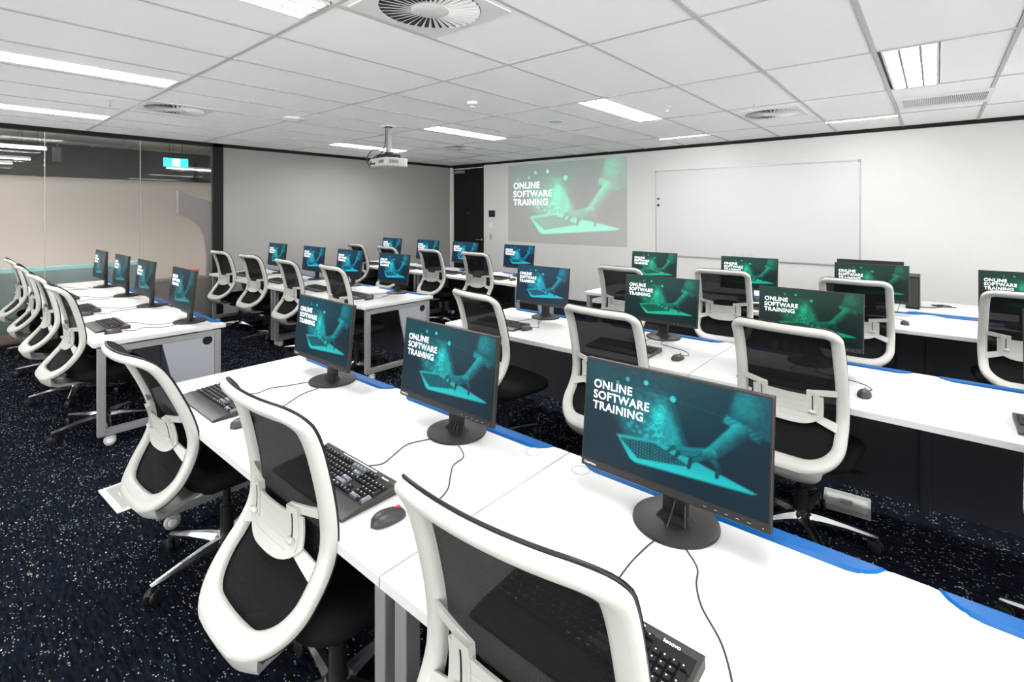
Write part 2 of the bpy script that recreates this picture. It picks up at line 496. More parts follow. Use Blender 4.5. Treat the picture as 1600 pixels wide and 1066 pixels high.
# --- ceiling: grid of exposed T-bars, each tile its own piece
GX, GY, TX, TY = -1.661, 1.353, 0.675, 1.35
LIGHTS = []
for lx in (-7.22, -4.95, -2.64, -0.28, 1.98):
    for ly in (-4.047 + 4.05 * 0.5, 0.003, 4.053):
        if ly < YB: continue
        LIGHTS.append((lx, lx + 0.295, ly + 0.02, ly + 1.33))
LIGHTS = [q for q in LIGHTS if not (q[2] < -1)]
cm = MB()
cm.box(XL - 0.1, XR + 0.15, YB - 0.12, YF + 0.12, CEIL + 0.075, CEIL + 0.12)
ceiling = struct('ceiling', cm.mesh('ceiling', 'ceiling_board'), 'white suspended tile ceiling with exposed grid')
xs = [GX + TX * k for k in range(-11, 9)]; ys = [GY + TY * k for k in range(-4, 6)]
xs = [x for x in xs if XL + 0.03 < x < XR - 0.03]; ys = [y for y in ys if YB + 0.03 < y < YF - 0.05]
bars = MB()
def in_light(x, y): return any(a - 0.01 < x < b + 0.01 and c - 0.01 < y < d + 0.01 for a, b, c, d in LIGHTS)
for y in ys: bars.box(XL, XR, y - 0.012, y + 0.012, CEIL - 0.002, CEIL + 0.012)
for x in xs:
    yy = [YB] + ys + [YF]
    for a, b_ in zip(yy[:-1], yy[1:]):
        if not in_light(x, (a + b_) / 2): bars.box(x - 0.012, x + 0.012, a + 0.012, b_ - 0.012, CEIL - 0.002, CEIL + 0.012)
tb = obj('t_bar_grid', bars.mesh('t_bar_grid', 't_bar_paint'), ceiling)
tile_cache = {}
def tile(x0, x1, y0, y1):
    if x1 - x0 < 0.04 or y1 - y0 < 0.04: return
    key = (round(x1 - x0, 3), round(y1 - y0, 3))
    if key not in tile_cache:
        w, d = key
        tile_cache[key] = MB().prism([(-w / 2, -d / 2), (w / 2, -d / 2), (w / 2, d / 2), (-w / 2, d / 2)], 0, 0.016, cham=0.002).mesh('ceiling_tile', 'ceiling_board')
    obj('ceiling_tile', tile_cache[key], ceiling, ((x0 + x1) / 2, (y0 + y1) / 2, CEIL + 0.003))
xx = [XL] + xs + [XR]; yy = [YB] + ys + [YF]
for ya, yb in zip(yy[:-1], yy[1:]):
    for xa, xb in zip(xx[:-1], xx[1:]):
        g = 0.0128
        L_ = [q for q in LIGHTS if q[0] < xb and q[1] > xa and q[2] < yb - 0.1 and q[3] > ya + 0.1]
        if not L_: tile(xa + g, xb - g, ya + g, yb - g)
        else:
            q = L_[0]
            tile(xa + g, q[0] - 0.006, ya + g, yb - g); tile(q[1] + 0.006, xb - g, ya + g, yb - g)

# ================================================================== CEILING FITTINGS
lm_frame = MB()
W_, D_ = 0.295, 1.31
for a, b_, c, d in ((-W_ / 2, W_ / 2, -D_ / 2, -D_ / 2 + 0.014), (-W_ / 2, W_ / 2, D_ / 2 - 0.014, D_ / 2), (-W_ / 2, -W_ / 2 + 0.014, -D_ / 2, D_ / 2), (W_ / 2 - 0.014, W_ / 2, -D_ / 2, D_ / 2)):
    lm_frame.box(a, b_, c, d, -0.003, 0.05)
me_lframe = lm_frame.mesh('light_frame', 'white_metal')
me_lside = B(-0.040, 0.040, -D_ / 2 + 0.014, D_ / 2 - 0.014, 0.006, 0.012).mesh('light_diffuser', 'lamp_diffuser')
me_lmid = B(-0.0485, 0.0485, -D_ / 2 + 0.014, D_ / 2 - 0.014, 0.006, 0.012).mesh('light_diffuser', 'lamp_diffuser')
me_lrib = B(-0.008, 0.008, -D_ / 2 + 0.014, D_ / 2 - 0.014, -0.004, 0.016).mesh('light_rib', 'lamp_rib')
me_lback = B(-W_ / 2 + 0.003, W_ / 2 - 0.003, -D_ / 2 + 0.003, D_ / 2 - 0.003, 0.045, 0.055).mesh('light_housing', 'white_metal')
me_lcross = B(-0.045, 0.137, -0.004, 0.004, -0.004, 0.015).mesh('light_louvre', 'lamp_rib')
lab_light = {
    (-7.22, 0): 'white ceiling light strip close to the glass partition',
    (-4.95, 0): 'long white ceiling light strip at upper left of the photo',
    (-2.64, 0): 'louvred ceiling light cut by the top edge of the photo',
    (-7.22, 1): 'ceiling light strip above the grey wall behind the projector',
    (-4.95, 1): 'ceiling light strip to the right of the projector pole',
    (-2.64, 1): 'ceiling light strip in front of the projected picture',
    (-0.28, 1): 'three-lamp ceiling light beside the grey return grille',
    (-0.28, 0): 'ceiling light directly above the camera position',
    (1.98, 0): 'ceiling light at the right wall beside the camera',
    (1.98, 1): 'ceiling light near the right end of the board wall'}
for q in LIGHTS:
    k = (min((-7.22, -4.95, -2.64, -0.28, 1.98), key=lambda v: abs(v - q[0])), 1 if q[2] > 2 else 0)
    t = thing('ceiling_light', lab_light[k], 'light', ((q[0] + q[1]) / 2, (q[2] + q[3]) / 2, CEIL), 0, 'recessed ceiling lights')
    obj('frame', me_lframe, t); obj('housing', me_lback, t)
    obj('diffuser', me_lside, t, (-0.094, 0, 0)); obj('diffuser', me_lmid, t); obj('diffuser', me_lside, t, (0.094, 0, 0))
    obj('rib', me_lrib, t, (-0.054, 0, 0)); obj('rib', me_lrib, t, (0.054, 0, 0))
    if k == (-2.64, 0):
        for i in range(5): obj('louvre', me_lcross, t, (0, -0.5 + 0.25 * i, 0))

# wall washers in front of the board wall
for x0, lb in ((-3.011, 'slim white wall washer light nearer the projected picture'), (-0.986, 'slim white wall washer light nearer the return grille')):
    t = thing('wall_washer', lb, 'light', (x0 + 0.3375, 6.80, CEIL), 0, 'slim wall washers along the board wall')
    fm = MB(); fm.box(-0.33, 0.33, -0.034, -0.028, -0.018, 0.0); fm.box(-0.33, 0.33, 0.028, 0.034, -0.006, 0.0); fm.box(-0.336, -0.33, -0.034, 0.034, -0.018, 0.0); fm.box(0.33, 0.336, -0.034, 0.034, -0.018, 0.0); fm.box(-0.33, 0.33, -0.028, 0.028, -0.003, 0.0)
    obj('housing', fm.mesh('washer_housing', 'white_metal'), t)
    obj('diffuser', B(-0.33, 0.33, -0.027, 0.027, -0.014, -0.004).mesh('washer_diffuser', 'washer_diffuser'), t)

# slot diffusers
for x0, x1, lb in ((-4.93, -4.30, 'black slot air diffuser above the projected picture'), (-7.03, -6.33, 'black slot air diffuser above the far door')):
    t = thing('slot_diffuser', lb, 'vent', ((x0 + x1) / 2, 6.70, CEIL), 0, 'black slot air diffusers')
    w = (x1 - x0) / 2
    obj('slot', B(-w, w, -0.022, 0.022, -0.004, -0.001).mesh('slot', 'black_trim'), t)
    obj('frame', MB().box(-w - 0.01, w + 0.01, -0.032, -0.022, -0.006, 0).box(-w - 0.01, w + 0.01, 0.022, 0.032, -0.006, 0).mesh('slot_frame', 'vent_white'), t)
    obj('blade', B(-w, w, -0.003, 0.003, -0.006, -0.002).mesh('blade', 'vent_dark'), t)

# swirl diffusers
plate = MB()
N = 48
ro = 0.262
sq = []
for k in range(N):
    th = 2 * math.pi * k / N
    c_, s_ = math.cos(th), math.sin(th); m_ = max(abs(c_), abs(s_))
    sq.append((0.2975 * c_ / m_, 0.2975 * s_ / m_))
ci = [(ro * math.cos(2 * math.pi * k / N), ro * math.sin(2 * math.pi * k / N)) for k in range(N)]
rg = [[(x, y, 0.002) for x, y in sq], [(x, y, -0.006) for x, y in sq], [(x, y, -0.006) for x, y in ci], [(x, y, -0.0005) for x, y in ci]]
plate.rings(rg, False)
me_plate = plate.mesh('diffuser_plate', 'vent_white')
me_recess = MB().lathe([(ro, -0.0012), (ro, -0.0006)], 48).mesh('diffuser_recess', 'vent_dark')
me_hub = MB().lathe([(0.0, -0.013), (0.09, -0.013), (0.098, -0.010), (0.098, -0.001)], 32).mesh('diffuser_hub', 'vent_white', 40)
va = MB()
# one tilted vane along +x
va.add([(0.095, 0.003, -0.012), (0.258, 0.010, -0.012), (0.258, -0.010, -0.003), (0.095, -0.004, -0.003),
        (0.095, 0.003, -0.0135), (0.258, 0.010, -0.0135), (0.258, -0.010, -0.0045), (0.095, -0.004, -0.0045)],
       [(0, 1, 2, 3), (7, 6, 5, 4), (0, 4, 5, 1), (1, 5, 6, 2), (2, 6, 7, 3), (3, 7, 4, 0)])
me_vane = va.mesh('vane', 'vent_white')
for x, y, lb in ((-2.0, 1.70, 'large round swirl air diffuser at the top edge of the photo'), (-5.93, 1.66, 'round swirl air diffuser over the left desks by the partition'),
                 (-1.338, 5.86, 'round swirl air diffuser in front of the whiteboard'), (-5.93, 5.68, 'round swirl air diffuser near the far door')):
    t = thing('swirl_diffuser', lb, 'vent', (x, y, CEIL), 0, 'round swirl air diffusers')
    obj('plate', me_plate, t); obj('recess', me_recess, t); obj('hub', me_hub, t)
    for k in range(36): obj('vane', me_vane, t, rot=(0, 0, 2 * math.pi * k / 36))

# return air grille
t = thing('return_grille', 'grey louvred return air grille at upper right', 'vent', (0.05, 6.19, CEIL))
gm = MB()
for a, b_, c, d in ((-0.335, 0.335, -0.335, -0.215), (-0.335, 0.335, 0.215, 0.335), (-0.335, -0.30, -0.215, 0.215), (0.30, 0.335, -0.215, 0.215)):
    gm.box(a, b_, c, d, -0.006, 0.0)
obj('frame', gm.mesh('grille_frame', 'white_metal'), t)
obj('backing', B(-0.30, 0.30, -0.215, 0.215, -0.002, 0).mesh('grille_backing', 'vent_dark'), t)
me_blade = MB().add([(-0.003, -0.215, -0.006), (0.006, -0.215, -0.0022), (0.006, 0.215, -0.0022), (-0.003, 0.215, -0.006), (-0.003, -0.215, -0.005), (0.006, -0.215, -0.0012), (0.006, 0.215, -0.0012), (-0.003, 0.215, -0.005)],
                    [(3, 2, 1, 0), (4, 5, 6, 7), (0, 1, 5, 4), (1, 2, 6, 5), (2, 3, 7, 6), (3, 0, 4, 7)]).mesh('grille_blade', 'vent_white')
for k in range(46): obj('blade', me_blade, t, (-0.295 + 0.0130 * k, 0, 0))

# smoke detector, sensor, speaker, sprinklers
t = thing('smoke_detector', 'white round smoke detector on the ceiling past the large diffuser', 'detector', (-3.39, 3.40, CEIL))
obj('base', MB().lathe([(0.0, -0.022), (0.045, -0.022), (0.052, -0.015), (0.052, 0.001)], 24).mesh('detector_base', 'white_metal', 40), t)
obj('sensing_chamber', MB().lathe([(0.0, -0.05), (0.025, -0.05), (0.030, -0.045), (0.034, -0.022)], 24).mesh('detector_chamber', 'white_metal', 40), t)
obj('slot_band', MB().lathe([(0.0345, -0.036), (0.0345, -0.028)], 24).mesh('detector_slots', 'vent_dark'), t)
t = thing('ceiling_sensor', 'flat white ceiling unit left of the projector', 'sensor', (-5.49, 2.69, CEIL))
obj('base', MB().lathe([(0.0, -0.02), (0.10, -0.02), (0.115, -0.01), (0.115, 0.001)], 28).mesh('sensor_base', 'white_metal', 40), t)
obj('lens', MB().lathe([(0.0, -0.045), (0.05, -0.04), (0.075, -0.02)], 28).mesh('sensor_lens', 'whiteboard_face', 40), t)
t = thing('ceiling_speaker', 'small round flush grey ceiling speaker before the projected picture', 'speaker', (-3.37, 4.75, CEIL))
obj('rim', MB().lathe([(0.0, -0.003), (0.088, -0.003), (0.092, 0.001)], 28).mesh('speaker_rim', 'white_metal'), t)
obj('grille', MB().lathe([(0.0, -0.005), (0.080, -0.004), (0.082, -0.002)], 28).mesh('speaker_grille', 'caster_grey'), t)
me_ros = MB().lathe([(0.0, -0.006), (0.028, -0.004), (0.034, 0.001)], 18).mesh('sprinkler_rose', 'white_metal', 40)
sb = MB(); sb.tube([(0, 0, -0.002), (0, 0, -0.03)], 0.006); sb.tube([(0.009, 0, -0.015), (0.011, 0, -0.035), (0.003, 0, -0.052)], 0.0025); sb.tube([(-0.009, 0, -0.015), (-0.011, 0, -0.035), (-0.003, 0, -0.052)], 0.0025)
me_sprb = sb.mesh('sprinkler_body', 'chrome', 40)
me_spd = MB().lathe([(0.0, -0.056), (0.016, -0.056), (0.016, -0.054), (0.0, -0.0535)], 14).mesh('sprinkler_deflector', 'chrome')
for x, y, lb in ((-2.04, 4.79, 'small fire sprinkler right of the light before the projected picture'), (-1.35, 5.22, 'fire sprinkler above the swirl diffuser facing the whiteboard'),
                 (-5.91, 1.13, 'fire sprinkler between the two left ceiling lights'), (-6.0, 5.11, 'tiny fire sprinkler near the far swirl diffuser')):
    t = thing('sprinkler', lb, 'sprinkler', (x, y, CEIL), 0, 'ceiling fire sprinklers')
    obj('rose', me_ros, t); obj('body', me_sprb, t); obj('deflector', me_spd, t)

# projector
t = thing('projector', 'white projector hanging from a grey ceiling pole', 'projector', (-5.106, 3.676, CEIL), R(-6))
obj('ceiling_plate', MB().prism(rrect(0.15, 0.15, 0.02), -0.012, 0.0).mesh('ceiling_plate', 'white_metal'), t)
obj('pole_cap', MB().prism(rrect(0.09, 0.07, 0.01), -0.024, -0.012).mesh('pole_cap', 'black_plastic'), t)
obj('pole', MB().prism(rrect(0.055, 0.05, 0.008), -0.335, -0.024).mesh('projector_pole', 'silver_paint', 30), t)
obj('bracket', MB().prism(rrect(0.09, 0.07, 0.01), -0.345, -0.325).prism(rrect(0.26, 0.20, 0.03), -0.375, -0.355).tube([(-0.10, -0.07, -0.36), (-0.13, -0.10, -0.405)], 0.012).tube([(0.10, -0.07, -0.36), (0.13, -0.10, -0.405)], 0.012).tube([(0.10, 0.07, -0.36), (0.13, 0.10, -0.405)], 0.012).tube([(-0.10, 0.07, -0.36), (-0.13, 0.10, -0.405)], 0.012).prism(rrect(0.06, 0.06, 0.01), -0.357, -0.343).mesh('projector_bracket', 'black_plastic', 30), t)
pb = MB().prism(rrect(0.40, 0.31, 0.03), -0.505, -0.402, cham=0.008)
obj('body', pb.mesh('projector_body', 'white_plastic', 30), t)
me_pb = B(-0.006, 0.006, -0.002, 0.002, -0.028, 0.028).mesh('projector_fin', 'vent_dark')
gb = obj('side_vent', B(0.200, 0.202, -0.11, 0.02, -0.475, -0.425).mesh('projector_vent', 'caster_grey'), t)
for k in range(9): obj('slot', B(0.2021, 0.2031, -0.104 + 0.0138 * k, -0.097 + 0.0138 * k, -0.470, -0.430).mesh('projector_slot', 'vent_dark'), gb)
cp = obj('connector_panel', B(-0.175, -0.02, -0.157, -0.155, -0.492, -0.425).mesh('connector_panel', 'caster_grey'), t)
for a, b_ in ((-0.16, -0.12), (-0.11, -0.08), (-0.07, -0.04)):
    obj('socket', B(a, b_, -0.161, -0.157, -0.478, -0.455).mesh('socket', 'vent_dark'), cp)
fvent = obj('rear_vent', B(0.04, 0.17, -0.157, -0.155, -0.475, -0.425).mesh('projector_vent', 'caster_grey'), t)
for k in range(7): obj('slot', B(0.047 + 0.017 * k, 0.057 + 0.017 * k, -0.158, -0.157, -0.470, -0.430).mesh('projector_slot', 'vent_dark'), fvent)
lens = obj('lens', MB().lathe([(0.045, 0.15), (0.045, 0.175), (0.036, 0.178)], 24, (0.08, 0, -0.455), 'y').mesh('projector_lens', 'black_plastic', 40), t)
cb = MB()
cb.tube(smooth_path([(-0.03, -0.02, -0.04), (-0.035, -0.03, -0.24), (-0.07, -0.06, -0.33), (-0.13, -0.12, -0.38), (-0.14, -0.17, -0.46)]), 0.006)
cb.tube(smooth_path([(-0.036, -0.03, -0.26), (-0.10, -0.06, -0.285), (-0.20, -0.10, -0.285), (-0.25, -0.14, -0.35), (-0.20, -0.18, -0.44), (-0.15, -0.17, -0.49), (-0.10, -0.20, -0.515)]), 0.006)
obj('cable', cb.mesh('projector_cable', 'cable_black', 60), t)

# ================================================================== BOARD WALL ITEMS
# whiteboard
BX0, BX1, BZ0, BZ1 = -3.503, -0.736, 0.918, 2.296
t = thing('whiteboard', 'large blank whiteboard with thin aluminium frame', 'whiteboard', ((BX0 + BX1) / 2, YF, BZ0))
w2 = (BX1 - BX0) / 2; hh = BZ1 - BZ0
obj('board_face', B(-w2 + 0.01, w2 - 0.01, -0.016, -0.002, 0.01, hh - 0.01).mesh('board_face', 'whiteboard_face'), t)
for nm, q in (('frame_rail', (-w2, w2, 0, 0.018)), ('frame_rail', (-w2, w2, hh - 0.018, hh)), ('frame_rail', (-w2, -w2 + 0.018, 0.018, hh - 0.018)), ('frame_rail', (w2 - 0.018, w2, 0.018, hh - 0.018))):
    obj(nm, B(q[0], q[1], -0.022, 0, q[2], q[3]).mesh('frame_rail', 'aluminium', bevel=0.002), t)
for sx in (-1, 1):
    for z in (0.0, hh):
        obj('corner_cap', B(sx * w2 - 0.03 if sx > 0 else -w2 - 0.003, w2 + 0.003 if sx > 0 else -w2 + 0.03, -0.025, 0, z - (0.003 if z == 0 else 0.03), z + (0.03 if z == 0 else 0.003)).mesh('corner_cap', 'silver_paint', bevel=0.003), t)
def magnet(x, z, material, lb):
    o = obj('magnet', MB().lathe([(0.0, -0.012), (0.018, -0.012), (0.021, -0.008), (0.021, 0.0)], 18, axis='y').mesh('magnet', material, 40), None, (x, YF - 0.0165, z))
    # lathe along y points away from the wall
    tag(o, lb, 'magnet', 'round magnets on the whiteboard')
magnet(-3.455, 1.842, 'purple_plastic', 'purple round magnet, upper one at the whiteboard left edge')
magnet(-3.455, 1.735, 'black_plastic', 'dark round magnet, lower one at the whiteboard left edge')
for i in range(4):
    x = -2.40 + 0.118 * i
    mm = MB(); mm.lathe([(0.0, -0.010), (0.022, -0.010), (0.026, -0.006), (0.026, 0.0)], 16, axis='y')
    t = thing('whiteboard_clip', '%s clear round clip from the left at the whiteboard bottom edge' % ORD[i], 'clip', (x, YF - 0.0165, 0.995), 0, 'clear clips on the whiteboard')
    obj('disc', mm.mesh('clip_disc', 'whiteboard_face', 40), t)
    obj('rim', MB().tube([(0.026 * math.cos(a * math.pi / 8), -0.008, 0.026 * math.sin(a * math.pi / 8)) for a in range(0, 15)], 0.003, 6).mesh('clip_rim', 'caster_grey', 60), t)
    obj('jaw', B(-0.022, 0.022, -0.016, -0.008, -0.030, -0.018).mesh('clip_jaw', 'caster_grey', bevel=0.002), t)

# wall plates beside the door
t = thing('control_panel', 'black square control panel on the wall beside the door', 'panel', (-7.153, YF, 1.59))
obj('body', B(-0.085, 0.085, -0.018, 0, -0.07, 0.07).mesh('panel_body', 'black_plastic', bevel=0.004), t)
obj('display', B(-0.06, 0.06, -0.020, -0.018, -0.045, 0.05).mesh('panel_display', 'monitor_plastic'), t)
t = thing('switch_plate', 'white light switch plate below the black wall panel', 'switch', (-7.153, YF, 1.355))
obj('plate', B(-0.075, 0.005, -0.012, 0, -0.055, 0.055).mesh('plate', 'white_metal', bevel=0.003), t)
obj('plate', B(0.010, 0.075, -0.012, 0, -0.06, 0.03).mesh('plate', 'jamb_cream', bevel=0.003), t)
for z in (-0.03, 0.0, 0.03): obj('rocker', B(-0.045, -0.025, -0.016, -0.012, z - 0.010, z + 0.010).mesh('rocker', 'white_plastic', bevel=0.001), t)
obj('rocker', B(0.03, 0.055, -0.016, -0.012, -0.03, 0.0).mesh('rocker', 'white_plastic', bevel=0.001), t)
t = thing('wall_socket', 'small grey wall plate lowest beside the door', 'wall plate', (-7.19, YF, 1.10))
obj('plate', B(-0.035, 0.035, -0.010, 0, -0.06, 0.06).mesh('plate', 'caster_grey', bevel=0.003), t)
obj('insert', B(-0.018, 0.018, -0.013, -0.010, -0.035, 0.035).mesh('insert', 'light_grey_panel', bevel=0.001), t)

# ---- the picture shown on every screen and on the wall
def picture(nx, ny, projected=False):
    U, V = np.meshgrid((np.arange(nx) + 0.5) / nx, (np.arange(ny) + 0.5) / ny)   # V down
    A = 16 / 9.0
    X = U * A; Y = V
    def seg(p, q):
        px, py = p[0] * A, p[1]; qx, qy = q[0] * A, q[1]
        dx, dy = qx - px, qy - py
        t_ = np.clip(((X - px) * dx + (Y - py) * dy) / (dx * dx + dy * dy + 1e-9), 0, 1)
        return np.hypot(X - px - t_ * dx, Y - py - t_ * dy), t_
    def poly(ps, soft):
        ins = np.zeros_like(X, bool); d = np.full_like(X, 9.0)
        n = len(ps)
        for i in range(n):
            p, q = ps[i], ps[(i + 1) % n]
            d = np.minimum(d, seg(p, q)[0])
            c = ((p[1] > V) != (q[1] > V)) & (U < (q[0] - p[0]) * (V - p[1]) / (q[1] - p[1] + 1e-12) + p[0])
            ins ^= c
        sd = np.where(ins, d, -d)
        return np.clip(0.5 + sd / (2 * soft), 0, 1)
    def limb(p, q, r0, r1, soft):
        d, t_ = seg(p, q)
        return np.clip(0.5 + (r0 + (r1 - r0) * t_ - d) / (2 * soft), 0, 1)
    def glow(p, r):
        return np.exp(-(((X - p[0] * A) ** 2 + (Y - p[1]) ** 2) / (r * r)))
    rng = np.random.RandomState(3)
    g = rng.rand(40, 64)
    gi = np.clip(V * 39, 0, 38.99); gj = np.clip(U * 63, 0, 62.99)
    i0 = gi.astype(int); j0 = gj.astype(int); fi = gi - i0; fj = gj - j0
    noise = (g[i0, j0] * (1 - fi) * (1 - fj) + g[i0 + 1, j0] * fi * (1 - fj) + g[i0, j0 + 1] * (1 - fi) * fj + g[i0 + 1, j0 + 1] * fi * fj)
    L = np.full_like(X, 0.085)
    L += 0.12 * glow((0.40, 0.10), 0.45) + 0.10 * glow((0.05, 0.10), 0.30) + 0.06 * glow((0.75, 0.05), 0.4)
    L += 0.10 * (noise - 0.5) * glow((0.35, 0.08), 0.45)
    # bright hologram sheet rising from the laptop
    sheet = poly([(0.13, 0.24), (0.50, 0.16), (0.61, 0.64), (0.27, 0.68)], 0.045)
    L = L * (1 - 0.85 * sheet) + 0.85 * sheet * (0.30 + 0.28 * V * np.clip(U * 2.2, 0.4, 1) + 0.20 * glow((0.50, 0.46), 0.20) + 0.16 * (noise - 0.5))
    # laptop lid: dark slab at the left
    lid = poly([(-0.02, 0.36), (0.12, 0.36), (0.33, 0.90), (-0.02, 1.02)], 0.035)
    L = L * (1 - 0.92 * lid) + 0.92 * lid * 0.105
    # fingerprint
    fp = np.hypot((X - 0.455 * A) / 0.085 + (Y - 0.37) * 1.6, (Y - 0.37) / 0.135)
    L += 0.20 * np.clip(1.1 - fp, 0, 1) + 0.12 * (np.sin(fp * 22) > 0.2) * (fp < 0.75)
    # lines and nodes
    for p, q in (((0.10, 0.17), (0.53, 0.20)), ((0.53, 0.20), (0.66, 0.80)), ((0.53, 0.20), (0.90, 0.26))):
        L += 0.10 * np.clip(1.2 - seg(p, q)[0] / 0.005, 0, 1)
    # circuitry speckle
    L += 0.14 * ((noise > 0.60) & (poly([(0.26, 0.44), (0.46, 0.48), (0.52, 0.66), (0.28, 0.62)], 0.02) > 0.5))
    # laptop deck
    deck = poly([(0.21, 0.665), (0.46, 0.615), (0.95, 0.795), (0.93, 0.815), (0.335, 0.885), (0.30, 0.86)], 0.010)
    L = L * (1 - deck) + deck * (0.60 + 0.16 * np.clip((V - 0.72) * 6, 0, 1))
    kb = poly([(0.235, 0.69), (0.44, 0.645), (0.64, 0.755), (0.345, 0.835)], 0.008)
    keys = 0.24 + 0.20 * ((np.sin(X * 210) > 0.1) & (np.sin((Y - 0.2 * X) * 230) > 0.1))
    L = L * (1 - kb) + kb * keys
    under = poly([(0.335, 0.89), (0.95, 0.82), (1.02, 0.90), (1.02, 1.02), (0.30, 1.02)], 0.03)
    L = L * (1 - 0.6 * under) + 0.6 * under * 0.09
    # arm: sleeve, cuff, forearm
    sl = poly([(0.845, -0.04), (1.04, -0.04), (1.03, 0.36), (0.80, 0.27)], 0.02)
    L = L * (1 - 0.85 * sl) + 0.85 * sl * (0.27 + 0.22 * glow((0.885, 0.10), 0.15) + 0.10 * (noise - 0.5))
    cuff = poly([(0.80, 0.215), (0.97, 0.31), (0.955, 0.385), (0.785, 0.285)], 0.012)
    L = L * (1 - cuff) + cuff * (0.48 - 0.26 * np.clip((U - 0.85) * 7, 0, 1) + 0.06 * np.sin((X * 0.6 + Y) * 150))
    fa = np.maximum(limb((0.865, 0.345), (0.735, 0.585), 0.082, 0.055, 0.012), 0)
    def side(p, q, r):      # -1 on the lit upper-left edge of a limb, +1 on its shaded edge
        dx, dy = (q[0] - p[0]) * A, q[1] - p[1]; ln = math.hypot(dx, dy)
        nx_, ny_ = -dy / ln, dx / ln
        if nx_ + ny_ < 0: nx_, ny_ = -nx_, -ny_
        return np.clip(((X - p[0] * A) * nx_ + (Y - p[1]) * ny_) / r, -1, 1)
    sd = side((0.865, 0.345), (0.735, 0.585), 0.075)
    L = L * (1 - fa) + fa * np.clip(0.38 - 0.24 * sd + 0.10 * (noise - 0.5), 0.10, 0.60)
    # hand and fingers
    hd = np.maximum.reduce([limb((0.735, 0.60), (0.655, 0.625), 0.058, 0.052, 0.010), limb((0.66, 0.605), (0.60, 0.635), 0.030, 0.026, 0.01)])
    L = L * (1 - hd) + hd * np.clip(0.38 - 3.2 * (Y - 0.60) + 0.16 * (noise - 0.5), 0.09, 0.55)
    for p, q, r0, r1, c in (((0.655, 0.60), (0.545, 0.625), 0.024, 0.018, 0.42), ((0.545, 0.625), (0.505, 0.69), 0.018, 0.012, 0.30),
                            ((0.655, 0.63), (0.57, 0.665), 0.024, 0.019, 0.38), ((0.57, 0.665), (0.545, 0.735), 0.019, 0.013, 0.24),
                            ((0.685, 0.65), (0.635, 0.70), 0.025, 0.020, 0.34), ((0.635, 0.70), (0.625, 0.765), 0.020, 0.014, 0.20),
                            ((0.745, 0.63), (0.775, 0.69), 0.026, 0.021, 0.30), ((0.775, 0.69), (0.765, 0.765), 0.021, 0.015, 0.18)):
        f_ = limb(p, q, r0, r1, 0.006)
        L = L * (1 - f_) + f_ * c
        e_ = np.clip(1 - np.abs(seg(p, q)[0] - (r0 + r1) / 2) / 0.006, 0, 1)
        L -= 0.10 * e_ * f_
    # bokeh
    hot = np.zeros_like(X)
    for p, r, a in (((0.265, 0.11), 0.022, 0.45), ((0.375, 0.105), 0.024, 0.6), ((0.205, 0.165), 0.02, 0.35), ((0.53, 0.195), 0.03, 0.5), ((0.10, 0.19), 0.022, 0.25)):
        dd = np.hypot(X - p[0] * A, Y - p[1]); hot += a * np.clip((r - dd) / 0.008 + 0.5, 0, 1)
    L = np.clip(L + hot, 0, 1.0)
    # duotone map: navy -> teal -> bright
    stops = np.array([0, 0.09, 0.3, 0.55, 0.8, 1.0])
    if projected:
        cols = np.array([(0.00, 0.00, 0.00), (0.00, 0.00, 0.00), (0.00, 0.07, 0.04), (0.0, 0.28, 0.15), (0.0, 0.46, 0.27), (0.1, 0.6, 0.42)])
    else:
        cols = np.array([(0.001, 0.004, 0.007), (0.004, 0.015, 0.024), (0.004, 0.066, 0.080), (0.008, 0.23, 0.235), (0.012, 0.50, 0.47), (0.10, 0.75, 0.66)])
    out = np.stack([np.interp(L, stops, cols[:, k]) for k in range(3)], -1)
    return out

def picture_mesh(name, w, h, material, nx, ny, projected=False):
    """flat panel in the local x-z plane facing -y, origin at its lower-left corner"""
    img = picture(nx, ny, projected)
    vs = [(w * i / nx, 0, h * j / ny) for j in range(ny + 1) for i in range(nx + 1)]
    fs = [(j * (nx + 1) + i, j * (nx + 1) + i + 1, (j + 1) * (nx + 1) + i + 1, (j + 1) * (nx + 1) + i) for j in range(ny) for i in range(nx)]
    me = bpy.data.meshes.new(name); me.from_pydata(vs, [], fs)
    ca = me.color_attributes.new('picture', 'FLOAT_COLOR', 'POINT')
    iv = np.clip(ny - 1 - np.arange(ny + 1), 0, ny - 1); iu = np.clip(np.arange(nx + 1), 0, nx - 1)
    pc = img[iv][:, iu].reshape(-1, 3)
    buf = np.ones((len(pc), 4), np.float32); buf[:, :3] = pc
    ca.data.foreach_set('color', buf.ravel())
    me.materials.append(MATS[material])
    return me

TXT = 'ONLINE\nSOFTWARE\nTRAINING'
# projected picture on the wall
PX0, PX1, PZ0, PZ1 = -6.70, -4.02, 1.02, 2.575
t = thing('projected_slide', 'projected slide of green hands on a laptop reading ONLINE SOFTWARE TRAINING', 'projection', (PX0, YF - 0.004, PZ0))
obj('projected_image', picture_mesh('projected_image', PX1 - PX0, PZ1 - PZ0, 'projected_picture', 240, 140, True), t)
tm = text_mesh(TXT, 0.176, 'projected_white', 0.0025, 0.95, name='projected_text', spacing=1.08)
obj('lettering', tm, t, (0.14, -0.002, 1.075), (R(90), 0, 0))

